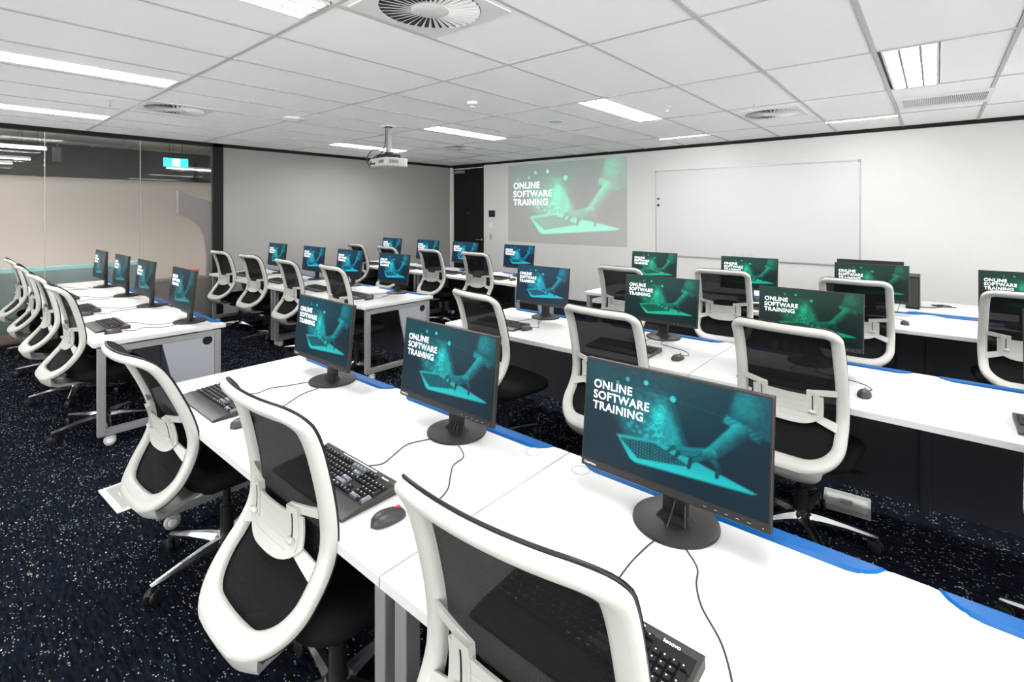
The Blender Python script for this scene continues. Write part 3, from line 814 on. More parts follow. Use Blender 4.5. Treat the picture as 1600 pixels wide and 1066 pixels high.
# ================================================================== DESKS
TOP, THK = 0.73, 0.030
def bench_top(w, d=0.83):
    """white worktop for two seats with wavy rear edge: wide tabs at the ends and the middle, notches for the blue trays"""
    yb, yn = d, d - 0.066
    pts = [(0, 0), (w, 0), (w, yb)]
    def tab(xc, half_flat, tr, left=True, right=True):
        out = []
        if right:
            out += [(xc + half_flat + tr, yn), (xc + half_flat + tr * 0.75, yn + 0.006), (xc + half_flat + tr * 0.5, (yn + yb) / 2), (xc + half_flat + tr * 0.25, yb - 0.006), (xc + half_flat, yb)]
        if left:
            out += [(xc - half_flat, yb), (xc - half_flat - tr * 0.25, yb - 0.006), (xc - half_flat - tr * 0.5, (yn + yb) / 2), (xc - half_flat - tr * 0.75, yn + 0.006), (xc - half_flat - tr, yn)]
        return out
    pts += tab(w, 0.045, 0.10, True, False)
    pts += tab(w / 2, 0.035, 0.09)
    pts += tab(0, 0.045, 0.10, False, True)
    pts += [(0, yb)]
    return pts
def tray_poly(x0, x1, d=0.83):
    y1, y0 = d, d - 0.062
    return [(x0 + 0.075, y0), (x1 - 0.075, y0), (x1 - 0.05, y0 + 0.010), (x1 - 0.028, y0 + 0.030), (x1 - 0.01, y1), (x0 + 0.01, y1), (x0 + 0.028, y0 + 0.030), (x0 + 0.05, y0 + 0.010)]

BENCH_W = 1.98
bp_ = bench_top(BENCH_W)
me_top = MB().prism(bp_, TOP - THK, TOP, cham=0.0015).mesh('worktop', 'desk_white')
me_tray = [MB().prism(tray_poly(a, b_), TOP - 0.045, TOP + 0.006, cham=0.008).mesh('cable_tray_lid', 'blue_plastic', 40) for a, b_ in ((0.05, 0.955), (1.025, 1.93))]
def leg_frame():
    m = MB(); w = 0.045
    y0, y1, z0, z1 = 0.03, 0.80, 0.076, TOP - THK - 0.012
    m.box(-w / 2, w / 2, y0, y0 + w, z0, z1); m.box(-w / 2, w / 2, y1 - w, y1, z0, z1)
    m.box(-w / 2, w / 2, y0 + w, y1 - w, z0, z0 + w); m.box(-w / 2, w / 2, y0 + w, y1 - w, z1 - w, z1)
    m.box(-w / 2, w / 2, y0 + 0.06, y0 + 0.16, z1, TOP - THK); m.box(-w / 2, w / 2, y1 - 0.16, y1 - 0.06, z1, TOP - THK)
    return m.mesh('leg_frame', 'silver_paint', bevel=0.003)
me_leg = leg_frame()
me_dwheel = MB().lathe([(0.0, -0.012), (0.030, -0.012), (0.035, -0.008), (0.035, 0.008), (0.030, 0.012), (0.0, 0.012)], 22, axis='x').mesh('caster_wheel', 'caster_grey', 40)
me_dhub = MB().lathe([(0.0, -0.016), (0.018, -0.015), (0.022, -0.011), (0.022, 0.011), (0.018, 0.015), (0.0, 0.016)], 18, axis='x').mesh('caster_hub', 'white_metal', 40)
me_dstem = MB().tube([(0, 0, 0.03), (0, 0, 0.062)], 0.012).box(-0.020, 0.020, -0.02, 0.02, 0.040, 0.046).mesh('caster_stem', 'caster_grey', 40)
def end_panel():
    """light grey panel with slanted front edge and a round cable hole"""
    n = 20; hole = [(0.705 + 0.036 * math.cos(2 * math.pi * k / n), 0.615 + 0.036 * math.sin(2 * math.pi * k / n)) for k in range(n)]
    outer = [(0.40, 0.66), (0.52, 0.125), (0.752, 0.125), (0.752, 0.66)]
    bm = bmesh.new()
    vo = [bm.verts.new((0, y, z)) for y, z in outer]; vh = [bm.verts.new((0, y, z)) for y, z in hole]
    es = [bm.edges.new((vo[i], vo[(i + 1) % 4])) for i in range(4)] + [bm.edges.new((vh[i], vh[(i + 1) % n])) for i in range(n)]
    bmesh.ops.triangle_fill(bm, edges=es, use_beauty=True)
    r = bmesh.ops.extrude_face_region(bm, geom=bm.faces[:])
    bmesh.ops.translate(bm, verts=[v for v in r['geom'] if isinstance(v, bmesh.types.BMVert)], vec=(0.016, 0, 0))
    bmesh.ops.recalc_face_normals(bm, faces=bm.faces)
    me = bpy.data.meshes.new('end_panel'); bm.to_mesh(me); bm.free()
    me.materials.append(MATS['light_grey_panel'])
    return me
me_endp = end_panel()
me_hole = MB().lathe([(0.037, 0), (0.037, 0.006)], 20, axis='x').mesh('cable_hole', 'black_trim')
me_mod = B(0.0, BENCH_W / 2 - 0.045, 0.640, 0.656, 0.085, TOP - THK - 0.01).mesh('modesty_panel', 'modesty_dark', bevel=0.002)
me_modpost = B(0.001, 0.0445, 0.632, 0.664, 0.05, TOP - THK - 0.012).mesh('modesty_post', 'modesty_dark', bevel=0.004)
me_beam = B(0.05, BENCH_W - 0.05, 0.30, 0.35, TOP - THK - 0.055, TOP - THK - 0.012).mesh('beam', 'silver_paint', bevel=0.003)
me_tun = B(0.05, BENCH_W - 0.05, 0.72, 0.80, TOP - 0.16, TOP - THK - 0.014).mesh('cable_channel', 'modesty_dark', bevel=0.003)
me_grom = MB().tube([(0.030 * math.cos(a * math.pi / 12), 0.030 * math.sin(a * math.pi / 12), 0) for a in range(25)], 0.0016, 6, False).mesh('grommet_ring', 'desk_edge', 60)
me_brk = MB().prism(rrect(0.16, 0.012, 0.005), TOP - THK - 0.010, TOP - THK).mesh('edge_bracket', 'silver_paint')

def bench(name_label, x0, y0, grom=True):
    t = thing('bench_desk', name_label, 'desk', (x0, y0, 0), 0, 'white two-seat bench desks')
    obj('worktop', me_top, t)
    for m in me_tray: obj('cable_tray_lid', m, t)
    for x in (0.04, BENCH_W - 0.04):
        lf = obj('leg_frame', me_leg, t, (x, 0, 0))
        for y in (0.10, 0.73):
            cs = obj('caster', me_dwheel, t, (x, y, 0.035)); obj('hub', me_dhub, cs)
            obj('caster_stem', me_dstem, t, (x, y + 0.012, 0.014))
    obj('beam', me_beam, t); obj('cable_channel', me_tun, t)
    for k in range(2): obj('modesty_panel', me_mod, t, (0.022 + k * (BENCH_W / 2 - 0.0), 0, 0))
    for x in (BENCH_W / 2 - 0.023,): obj('modesty_post', me_modpost, t, (x, 0, 0))
    for x in (0.02, BENCH_W - 0.036):
        e = obj('end_panel', me_endp, t, (x, 0, 0))
        obj('cable_hole', me_hole, e, (0.005, 0.705, 0.615))
    for x in (0.10, BENCH_W - 0.10):
        obj('grommet_ring', me_grom, t, (x, 0.745, TOP + 0.0002)); obj('edge_bracket', me_brk, t, (x, 0.02, 0))
    return t

ROWY = {'R1': 0.72, 'R2': 2.72, 'R3': 4.80, 'L1': 0.735, 'L2': 2.68, 'L3': 4.72}
for row, lab in (('R1', 'nearest right row'), ('R2', 'middle right row'), ('R3', 'right row nearest the whiteboard')):
    bench('white bench desk with blue edge trays, left half of the ' + lab, -3.02, ROWY[row])
    bench('white bench desk with blue edge trays, right half of the ' + lab, -1.035, ROWY[row])
for k, (x, lab) in enumerate(((-2.25, 'left'), (-0.265, 'right'))):
    t = bench('white bench desk facing the whiteboard, %s half, back to back with the last row' % lab, x, 5.66)
    t.rotation_euler = (0, 0, R(180)); t.location = (x + BENCH_W, 5.66 + 0.83, 0)
for row, xr, lab in (('L1', -4.34, 'nearest left row'), ('L2', -4.09, 'middle left row'), ('L3', -3.93, 'left row nearest the door')):
    bench('white bench desk with blue edge trays, right half of the ' + lab, xr - BENCH_W, ROWY[row])
    bench('white bench desk with blue edge trays, left half of the ' + lab, xr - 2 * BENCH_W - 0.005, ROWY[row])

# ================================================================== MONITORS
MW, MH = 0.535, 0.325
SW, SH = 0.523, 0.294
me_mpanel = MB().prism([(-MW / 2, 0), (MW / 2, 0), (MW / 2, MH), (-MW / 2, MH)], 0.0, 0.020, 'y', 0.002).prism([(-0.19, 0.06), (0.19, 0.06), (0.17, 0.27), (-0.17, 0.27)], 0.018, 0.045, 'y', 0.006).mesh('monitor_panel', 'monitor_plastic')
me_screen = picture_mesh('screen', SW, SH, 'screen_picture', 256, 144)
me_stext = text_mesh(TXT, 0.0335, 'screen_white', 0.00045, 0.95, name='screen_text', spacing=1.08)
me_brand = text_mesh('ThinkVision', 0.0088, 'print_white', 0.0002, name='brand_text')
me_btn = B(-0.004, 0.004, -0.0006, 0.0, -0.0006, 0.0006).mesh('button_mark', 'print_grey')
me_led = B(-0.0012, 0.0012, -0.0006, 0.0, -0.0012, 0.0012).mesh('power_led', 'led_orange')
me_mbase = MB().lathe([(0.0, 0.0), (0.118, 0.0), (0.120, 0.003), (0.119, 0.009), (0.112, 0.0115), (0.0, 0.0135)], 48).mesh('monitor_base', 'monitor_plastic', 35)
nk = MB().prism(rrect(0.072, 0.028, 0.008), 0.010, 0.30)
me_mneck = nk.mesh('monitor_neck', 'black_plastic', 35)
me_mfoot = MB().rings([[(x * 1.5, y * 2.0, 0.011) for x, y in rrect(0.072, 0.028, 0.008)], [(x * 1.05, y * 1.1, 0.030) for x, y in rrect(0.072, 0.028, 0.008)]]).mesh('neck_foot', 'black_plastic', 35)
GRP_MON = 'flat monitors showing the training slide'
def monitor(label, x, y, tint, yaw=0.0, tilt=6.0):
    """x, y: centre of the screen; the stand is behind it"""
    t = thing('monitor', label, 'monitor', (x, y + 0.066, TOP), R(yaw), GRP_MON)
    obj('base', me_mbase, t); obj('neck', me_mneck, t, (0, 0.0, 0)); obj('neck_foot', me_mfoot, t)
    p = obj('panel', me_mpanel, t, (0, -0.080, 0.113), (R(-tilt), 0, 0))
    s = obj('screen', me_screen, t, (0, -0.080, 0.113), (R(-tilt), 0, 0))
    s.delta_location = Matrix.Rotation(R(-tilt), 3, 'X') @ Vector((-SW / 2, -0.0012, MH - SH - 0.006))
    s['tint'] = tint
    obj('lettering', me_stext, s, (0.026, -0.0008, SH * 0.735), (R(90), 0, 0))
    obj('brand_text', me_brand, p, (-MW / 2 + 0.010, -0.0006, 0.009), (R(90), 0, 0))
    for k in range(5): obj('button_mark', me_btn, p, (0.11 + 0.027 * k, 0, 0.010))
    obj('power_led', me_led, p, (0.250, 0, 0.009))
    return t
TEAL = [1.0, 1.0, 1.08]; GREEN = [0.6, 0.90, 0.55]; BLUE = [0.9, 0.95, 1.3]; DULL = [0.8, 0.55, 0.62]; DGREEN = [0.5, 0.62, 0.34]
rowname = {'R1': 'nearest right row of desks', 'R2': 'middle right row of desks', 'R3': 'right row nearest the whiteboard',
           'L1': 'nearest left row of desks', 'L2': 'middle left row of desks', 'L3': 'left row nearest the door'}
MON = {'R1': ([-2.43, -1.48, -0.57], 1.33, [TEAL, TEAL, TEAL]),
       'R2': ([-2.52, -1.48, -0.57, 0.58], 3.34, [BLUE, GREEN, DGREEN, DGREEN]),
       'R3': ([-2.45, -1.44, -0.44, 0.52], 5.36, [GREEN, GREEN, DGREEN, DGREEN]),
       'L1': ([-7.55, -6.58, -5.69, -4.63], 1.335, [DULL, DULL, DULL, DULL]),
       'L2': ([-7.33, -6.28, -5.42, -4.54], 3.32, [TEAL, BLUE, BLUE, BLUE]),
       'L3': ([-7.33, -6.36, -5.49, -4.42], 5.33, [BLUE, BLUE, BLUE, BLUE])}
for row, (xs_, y, tints) in MON.items():
    for k, x in enumerate(xs_):
        monitor('black monitor on the %s, %s from its left end' % (rowname[row], ORD[k]), x, y, tints[k])
# things on the bench beyond the last row
t = thing('monitor', 'monitor seen from behind on the bench facing the whiteboard', 'monitor', (-0.50, 5.97, TOP), R(180))
obj('base', me_mbase, t); obj('neck', me_mneck, t)
obj('panel', me_mpanel, t, (0, -0.06, 0.095), (R(-3), 0, 0))
t = thing('desktop_computer', 'slim black desktop computer standing on the bench facing the whiteboard', 'computer', (-0.165, 6.03, TOP))
obj('case', MB().prism(rrect(0.10, 0.30, 0.008), 0.0, 0.30, cham=0.003).mesh('computer_case', 'black_plastic'), t)
obj('front_panel', B(-0.046, 0.046, 0.150, 0.153, 0.01, 0.29).mesh('computer_front', 'monitor_plastic'), t)
obj('rear_panel', B(-0.04, 0.04, -0.153, -0.150, 0.02, 0.28).mesh('computer_rear', 'dark_grey_plastic'), t)
cbm = MB()
cbm.tube(smooth_path([(-0.12, 6.02, 0.735), (-0.03, 6.05, 0.735), (0.02, 6.12, 0.736), (0.06, 6.18, 0.737), (0.0, 6.22, 0.739), (-0.03, 6.16, 0.741), (0.05, 6.12, 0.742), (0.11, 6.16, 0.742), (0.06, 6.23, 0.743), (0.0, 6.18, 0.744), (0.07, 6.13, 0.745), (0.14, 6.15, 0.740)]), 0.0045, 6)
tag(obj('cable_coil', cbm.mesh('cable_coil', 'cable_black', 60)), 'loose tangle of black cable on the bench facing the whiteboard', 'cable')

# ================================================================== KEYBOARDS AND MICE
U_ = 0.0186
def key_layout():
    """(x, y, w, kind) in key units; y up = away from the user"""
    K = []
    def row(y, items, x=0.0, kind=None):
        for it in items:
            w, g = it if isinstance(it, tuple) else (it, 0)
            x += g; K.append((x, y, w, 'k')); x += w
    row(5.45, [1, (1, 1), 1, 1, 1, (1, .5), 1, 1, 1, (1, .5), 1, 1, 1])
    row(4.2, [1] * 13 + [2]); row(3.2, [1.5] + [1] * 12 + [1.5]); row(2.2, [1.75] + [1] * 11 + [2.25]); row(1.2, [2.25] + [1] * 10 + [2.75])
    row(0.2, [1.25, 1.25, 1.25, 6.25, 1.25, 1.25, 1.25, 1.25])
    for y in (5.45, 4.2, 3.2): row(y, [1, 1, 1], 15.25)
    K.append((16.25, 1.2, 1, 'k')); row(0.2, [1, 1, 1], 15.25)
    for y in (4.2,): row(y, [1, 1, 1, 1], 18.5)
    for y in (3.2, 2.2, 1.2): row(y, [1, 1, 1], 18.5)
    K.append((18.5, 0.2, 2, 'k')); K.append((20.5, 0.2, 1, 'k'))
    K.append((21.5, 2.2, 1, 'tall')); K.append((21.5, 0.2, 1, 'tallg'))
    return K
KEYS = key_layout()
KW = 22.5 * U_
def kz(y): return 0.0165 + y * 0.062     # slope of the key bed (local z at local y)
def key_cap(w, tall, material):
    a = w * U_ - 0.0022; d = (2 if tall else 1) * U_ - 0.0022
    i = 0.0026
    vs = [(0, 0, 0), (a, 0, 0), (a, d, 0), (0, d, 0), (i, i * 0.8, 0.0075), (a - i, i * 0.8, 0.0075), (a - i, d - i * 0.9, 0.0075), (i, d - i * 0.9, 0.0075)]
    return MB().add(vs, [(0, 3, 2, 1), (4, 5, 6, 7), (0, 1, 5, 4), (1, 2, 6, 5), (2, 3, 7, 6), (3, 0, 4, 7)]).mesh('key', material)
kc = {}
def kcap(w, tall, grey):
    k = (w, tall, grey)
    if k not in kc: kc[k] = key_cap(w, tall, 'key_grey' if grey else 'key_black')
    return kc[k]
def is_grey(k): return k[3] == 'tallg' or k[2] in (2.25, 2.0, 2.75) and k[0] > 10 or (k[1] > 5 and 10 < k[0] < 15)
# body: sloped deck with palm rest towards the user
BW = KW + 0.022
kb_prof = [(-0.068, 0.002), (0.142, 0.002), (0.142, 0.026), (0.136, 0.0275), (0.128, 0.0255), (-0.004, 0.0172), (-0.010, 0.0190), (-0.060, 0.0125), (-0.068, 0.008)]
kb_body = MB().prism(kb_prof, -BW / 2, BW / 2, 'x', 0.0012)
me_kbody = kb_body.mesh('keyboard_body', 'dark_grey_plastic', 25)
me_kwell = MB().add([(-KW / 2 - 0.002, -0.001, kz(0) + 0.0011), (KW / 2 + 0.002, -0.001, kz(0) + 0.0011), (KW / 2 + 0.002, 0.122, kz(0.122) + 0.0011), (-KW / 2 - 0.002, 0.122, kz(0.122) + 0.0011)], [(0, 1, 2, 3)]).mesh('key_well', 'black_plastic')
me_kfoot = B(-0.02, 0.02, -0.005, 0.005, 0, 0.0025).mesh('keyboard_foot', 'black_plastic')
me_kbar = B(-0.10, 0.10, 0.129, 0.135, 0.0262, 0.0272).mesh('keyboard_bar', 'caster_grey')
me_lenovo = text_mesh('lenovo', 0.013, 'print_white', 0.0003, name='lenovo_text')
allk = MB()
for k in KEYS:
    a = k[2] * U_ - 0.0022; d = (2 if k[3] != 'k' else 1) * U_ - 0.0022; i = 0.0026
    x = -KW / 2 + k[0] * U_ + 0.0011; y = 0.001 + k[1] * U_ + 0.0011; z0, z1 = kz(y), kz(y + d)
    allk.add([(x, y, z0 + .001), (x + a, y, z0 + .001), (x + a, y + d, z1 + .001), (x, y + d, z1 + .001), (x + i, y + i * .8, z0 + .0085), (x + a - i, y + i * .8, z0 + .0085), (x + a - i, y + d - i * .9, z1 + .0085), (x + i, y + d - i * .9, z1 + .0085)],
             [(0, 3, 2, 1), (4, 5, 6, 7), (0, 1, 5, 4), (1, 2, 6, 5), (2, 3, 7, 6), (3, 0, 4, 7)])
me_allk = allk.mesh('keycaps', 'key_black')
# legends: small light marks on the nearest keyboards
lg = MB()
for k in KEYS:
    if k[2] > 3: continue
    x = -KW / 2 + k[0] * U_ + 0.0050; y = 0.001 + k[1] * U_ + 0.0095; z = kz(y - 0.002) + 0.0088
    w = 0.0028 if k[2] == 1 else 0.007
    lg.add([(x, y, z), (x + w, y, z), (x + w, y + 0.0030, z + 0.0002), (x, y + 0.0030, z + 0.0002)], [(0, 1, 2, 3)])
me_legend = lg.mesh('key_legends', 'print_white')

def keyboard(label, x, y, yaw=0.0, full=False, cable=None):
    t = thing('keyboard', label, 'keyboard', (x, y, TOP), R(yaw), 'black keyboards with palm rest')
    obj('body', me_kbody, t); obj('key_well', me_kwell, t)
    for fx in (-0.18, 0.18): obj('rubber_foot', me_kfoot, t, (fx, 0.12, 0)); 
    if full:
        for k in KEYS:
            yy_ = 0.001 + k[1] * U_ + 0.0011
            obj('key', kcap(k[2], k[3] != 'k', is_grey(k)), t, (-KW / 2 + k[0] * U_ + 0.0011, yy_, kz(yy_) + 0.001), (math.atan(0.062), 0, 0))
        lo = obj('key_legends', me_legend, t); lo['kind'] = 'stuff'
        obj('function_bar', me_kbar, t)
        obj('brand_text', me_lenovo, t, (KW / 2 - 0.066, 0.119, kz(0.122) + 0.0045), (R(3.5), 0, 0))
    else:
        ko = obj('keycaps', me_allk, t); ko['kind'] = 'stuff'
    if cable: add_cable(t, cable)
    return t
def add_cable(t, pts, r=0.0021):
    M = t.matrix_basis.inverted()
    q = [M @ Vector(p) for p in smooth_path([(p[0], p[1], p[2] if len(p) > 2 else TOP + r) for p in pts], 10)]
    obj('cable', MB().tube(q, r, 6).mesh('device_cable', 'cable_black', 60), t)

# mouse
mr = []
for s_ in np.linspace(0, 1, 13):
    yv = -0.056 + 0.112 * s_
    e = max(0.0, 1 - abs(2 * s_ - 1) ** 2.6) ** 0.5
    hw = 0.0305 * e * (1.0 - 0.10 * s_); hz = 0.036 * e * (1.05 - 0.38 * s_)
    ring = []
    for k in range(14):
        a = math.pi * k / 13
        ring.append((hw * math.cos(a), yv, 0.002 + hz * math.sin(a) ** 0.8))
    ring.append((-hw * 0.9, yv, 0.001)); ring.append((hw * 0.9, yv, 0.001))
    mr.append(ring)
me_mouse = MB().rings(mr).mesh('mouse_body', 'dark_grey_plastic', 50)
me_mwheel = MB().lathe([(0.008, -0.003), (0.009, 0.0), (0.008, 0.003)], 14, axis='x').mesh('scroll_wheel', 'red_plastic', 40)
me_msplit = B(-0.0007, 0.0007, 0.012, 0.046, 0.020, 0.0215).mesh('button_gap', 'black_plastic')
def mouse(label, x, y, yaw=0.0, cable=None):
    t = thing('mouse', label, 'mouse', (x, y, TOP), R(yaw), 'black computer mice')
    obj('body', me_mouse, t); obj('scroll_wheel', me_mwheel, t, (0, 0.030, 0.0245))
    if cable: add_cable(t, cable)
    return t

def C3(*pts): return [(p[0], p[1]) if len(p) == 2 else p for p in pts]
# nearest right row (full detail)
keyboard('grey and black keyboard beside the outermost left seat of the nearest right row', -2.545, 0.855, 0, True,
         [(-2.545, 0.995, 0.742), (-2.54, 1.06), (-2.56, 1.13), (-2.53, 1.20), (-2.50, 1.30), (-2.46, 1.36)])
mouse('dark mouse in front of the leftmost monitor of the nearest row, half hidden', -2.21, 0.865, 6,
      [(-2.215, 0.920, 0.741), (-2.24, 1.0), (-2.30, 1.10), (-2.36, 1.20), (-2.38, 1.30), (-2.42, 1.38)])
keyboard('large black keyboard with palm rest between the two front white chairs', -1.515, 0.840, 0, True,
         [(-1.50, 0.982, 0.745), (-1.49, 1.05), (-1.52, 1.13), (-1.54, 1.20), (-1.51, 1.28), (-1.47, 1.35), (-1.48, 1.40, 0.80)])
mouse('shiny dark mouse with red wheel behind the largest front chair', -1.205, 0.868, -8,
      [(-1.197, 0.924, 0.741), (-1.17, 1.00), (-1.19, 1.08), (-1.25, 1.15), (-1.29, 1.20), (-1.31, 1.27), (-1.39, 1.32), (-1.45, 1.36), (-1.46, 1.40, 0.80)])
keyboard('black keyboard peeking out behind the nearest chair at the bottom edge', -0.562, 0.842, 0, True,
         [(-0.58, 0.992, 0.745), (-0.585, 1.06), (-0.59, 1.16), (-0.585, 1.25), (-0.575, 1.33), (-0.565, 1.39, 0.81)])
mouse('dark mouse hidden behind the nearest chair', -0.255, 0.83, 0,
      [(-0.255, 0.886, 0.741), (-0.285, 0.97), (-0.335, 1.06), (-0.40, 1.13), (-0.435, 1.19), (-0.455, 1.25), (-0.51, 1.31), (-0.53, 1.36), (-0.54, 1.39, 0.81)])
KB = {'R2': ([-2.62, -1.55, -0.60, 0.47], 2.90, [-2.36, -1.19, -0.265, 0.80], 2.95),
      'R3': ([-2.45, -1.45, -0.48, 0.52], 4.96, [-2.12, -1.12, -0.19, 0.86], 5.04),
      'L1': ([-7.85, -6.86, -5.90, -4.92], 0.88, [-7.52, -6.53, -5.57, -4.61], 0.90),
      'L2': ([-7.45, -6.42, -5.45, -4.70], 2.90, [-7.12, -6.10, -5.12, -4.40], 2.93),
      'L3': ([-7.40, -6.40, -5.45, -4.55], 4.92, [-7.07, -6.07, -5.12, -4.22], 4.98)}
for row, (kx, ky, mx_, my) in KB.items():
    mxs, mY, _ = MON[row]
    for k in range(4):
        cm_ = mxs[k]
        keyboard('black keyboard on the %s, %s from its left end' % (rowname[row], ORD[k]), kx[k], ky, 0, False,
                 [(kx[k] + 0.02, ky + 0.140, 0.745), (kx[k] + 0.02, ky + 0.22), (cm_ - 0.06, mY - 0.16), (cm_ - 0.05, mY - 0.06), (cm_ - 0.03, mY + 0.02)])
        mouse('black mouse on the %s, %s from its left end' % (rowname[row], ORD[k]), mx_[k], my, random.uniform(-8, 8),
              [(mx_[k], my + 0.055, 0.741), (mx_[k] + 0.02, my + 0.12), (mx_[k] - 0.04, my + 0.20), (cm_ + 0.08, mY - 0.13), (cm_ + 0.05, mY - 0.05), (cm_ + 0.03, mY + 0.02)])

# ================================================================== CHAIRS
prof = [(-0.160, 0.462), (-0.122, 0.505), (-0.078, 0.556), (-0.034, 0.616), (-0.006, 0.678), (0.0, 0.74), (-0.008, 0.82), (-0.026, 0.91), (-0.048, 0.995), (-0.070, 1.052), (-0.096, 1.092), (-0.118, 1.118)]
prof = [(y * (1.07 if z < 0.74 else 1.036), 0.74 + (z - 0.74) * (0.973 if z < 0.74 else 0.950)) for y, z in prof]
pp = np.array(smooth_path(prof, 10))
seglen = np.r_[0, np.cumsum(np.hypot(*np.diff(pp, axis=0).T))]
STOT = seglen[-1]
Y0 = -0.20
BULGE = 0.57
def surf(w, s, n):
    s = min(max(s, 0.0), STOT)
    y = np.interp(s, seglen, pp[:, 0]); z = np.interp(s, seglen, pp[:, 1])
    e = 0.012
    s0, s1 = max(0, s - e), min(STOT, s + e)
    ty = np.interp(s1, seglen, pp[:, 0]) - np.interp(s0, seglen, pp[:, 0]); tz = np.interp(s1, seglen, pp[:, 1]) - np.interp(s0, seglen, pp[:, 1])
    q = math.hypot(ty, tz); ty /= q; tz /= q
    # bulge: sides sit forward of the centre; sideways tilt of the normal follows
    bx = 2 * BULGE * w
    nx, ny, nz = bx * 0.9, -tz, ty
    m = math.sqrt(nx * nx + ny * ny + nz * nz)
    return (w + n * nx / m, Y0 + y + BULGE * w * w + n * ny / m, z + n * nz / m)
def s_at(z):   # arc length at a height (profile is monotonic in z)
    return float(np.interp(z, pp[:, 1], seglen))

HW = 0.247
def outline():
    pts = []
    rt, rb = 0.075, 0.154
    kt, kb_ = 10, 14
    def arc(cx, cy, r, a0, a1, k):
        return [(cx + r * math.cos(R(a0 + (a1 - a0) * i / k)), cy + r * math.sin(R(a0 + (a1 - a0) * i / k))) for i in range(k + 1)]
    def line(p, q, k): return [(p[0] + (q[0] - p[0]) * i / k, p[1] + (q[1] - p[1]) * i / k) for i in range(1, k)]
    a = arc(HW - rb, rb, rb, -90, 0, kb_); b = arc(HW - 0.006 - rt, STOT - rt, rt, 0, 90, kt)
    c = arc(-HW + 0.006 + rt, STOT - rt, rt, 90, 180, kt); d = arc(-HW + rb, rb, rb, 180, 270, kb_)
    pts = a + line(a[-1], b[0], 22) + b + line(b[-1], c[0], 12) + c + line(c[-1], d[0], 22) + d + line(d[-1], a[0], 4)
    return pts
OUT = outline()
def offs(d_of):
    n = len(OUT); out = []
    for i in range(n):
        p0 = Vector(OUT[i - 1]); p1 = Vector(OUT[(i + 1) % n]); tv = (p1 - p0).normalized()
        nv = Vector((-tv.y, tv.x)); d = d_of(OUT[i])
        out.append((OUT[i][0] + nv.x * d, OUT[i][1] + nv.y * d))
    return out
def band(p):   # width of the frame band, wider at the bottom
    s = p[1]
    return 0.050 + 0.020 * max(0.0, 1 - s / 0.16)
SEC = [(0.0, -0.010), (0.0, 0.006), (0.12, 0.013), (0.30, 0.016), (0.72, 0.013), (0.92, 0.007), (1.0, -0.002), (1.0, -0.012), (0.8, -0.015), (0.2, -0.015)]
fr = MB()
rings_ = []
for a, b_ in SEC:
    o = offs(lambda p: band(p) * a)
    rings_.append([surf(w, s, b_) for w, s in o])
n = len(OUT); nv = len(rings_)
vs = [p for r in rings_ for p in r]; fs = []
for k in range(nv):
    k2 = (k + 1) % nv
    for i in range(n):
        j = (i + 1) % n
        fs.append((k * n + i, k * n + j, k2 * n + j, k2 * n + i))
me_bframe = MB().add(vs, fs).mesh('back_frame', 'white_plastic', 50)
# black trim bead along the front edge
bead = [surf(w, s, -0.0150) for w, s in offs(lambda p: 0.0025)]
me_bead = MB().tube(bead + bead[:2], 0.0034, 6, False).mesh('edge_trim', 'black_plastic', 60)
# mesh panel
def halfw(s):
    rt, rb = 0.075, 0.154
    if s < rb: return HW - rb + math.sqrt(max(0, rb * rb - (rb - s) ** 2))
    if s > STOT - rt: return HW - rt + math.sqrt(max(0, rt * rt - (s - STOT + rt) ** 2))
    return HW
mm = MB(); ns, nw = 36, 14
vs = []; fs = []
for i in range(ns + 1):
    s = 0.003 + (STOT - 0.006) * i / ns
    h = max(0.02, halfw(s) - 0.003)
    for j in range(nw + 1): vs.append(surf(-h + 2 * h * j / nw, s, -0.0175))
for i in range(ns):
    for j in range(nw): fs.append((i * (nw + 1) + j, i * (nw + 1) + j + 1, (i + 1) * (nw + 1) + j + 1, (i + 1) * (nw + 1) + j))
me_mesh = MB().add(vs, fs).mesh('back_mesh', 'mesh_fabric', 60)
# upholstered lower band seen behind the lumbar pad (solid, below the mesh)
def patch(poly_fn, n0, n1, nu=10, nvv=6):
    """solid curved patch; poly_fn(u,v)->(w,s)"""
    vs = []; fs = []
    for lay in (n0, n1):
        for i in range(nvv + 1):
            for j in range(nu + 1):
                w, s = poly_fn(j / nu, i / nvv); vs.append(surf(w, s, lay))
    m = (nu + 1) * (nvv + 1)
    for i in range(nvv):
        for j in range(nu):
            a = i * (nu + 1) + j
            fs.append((a, a + 1, a + nu + 2, a + nu + 1)); fs.append((m + a + nu + 1, m + a + nu + 2, m + a + 1, m + a))
    per = [j for j in range(nu + 1)] + [(nu) + i * (nu + 1) for i in range(1, nvv + 1)] + [nvv * (nu + 1) + j for j in range(nu - 1, -1, -1)] + [i * (nu + 1) for i in range(nvv - 1, 0, -1)]
    for a, b_ in zip(per, per[1:] + per[:1]): fs.append((a, m + a, m + b_, b_))
    return vs, fs
sL0, sL1 = s_at(0.635), s_at(0.775)
def lum(u, v):
    x = 2 * u - 1
    top = sL1 + 0.004 * x * x; bot = sL0 + 0.055 * abs(x) ** 3.5
    return (x * 0.150, bot + (top - bot) * v)
me_lum = MB().add(*patch(lum, 0.014, 0.020, 16, 8)).mesh('lumbar_pad', 'white_plastic', 40)
rb_ = MB()
for i in range(4):
    s = sL0 + 0.035 + 0.027 * i
    rb_.tube([surf(w, s, 0.0205) for w in np.linspace(-0.085, 0.085, 9)], 0.0016, 5)
me_rib = rb_.mesh('lumbar_ribs', 'white_plastic', 60)
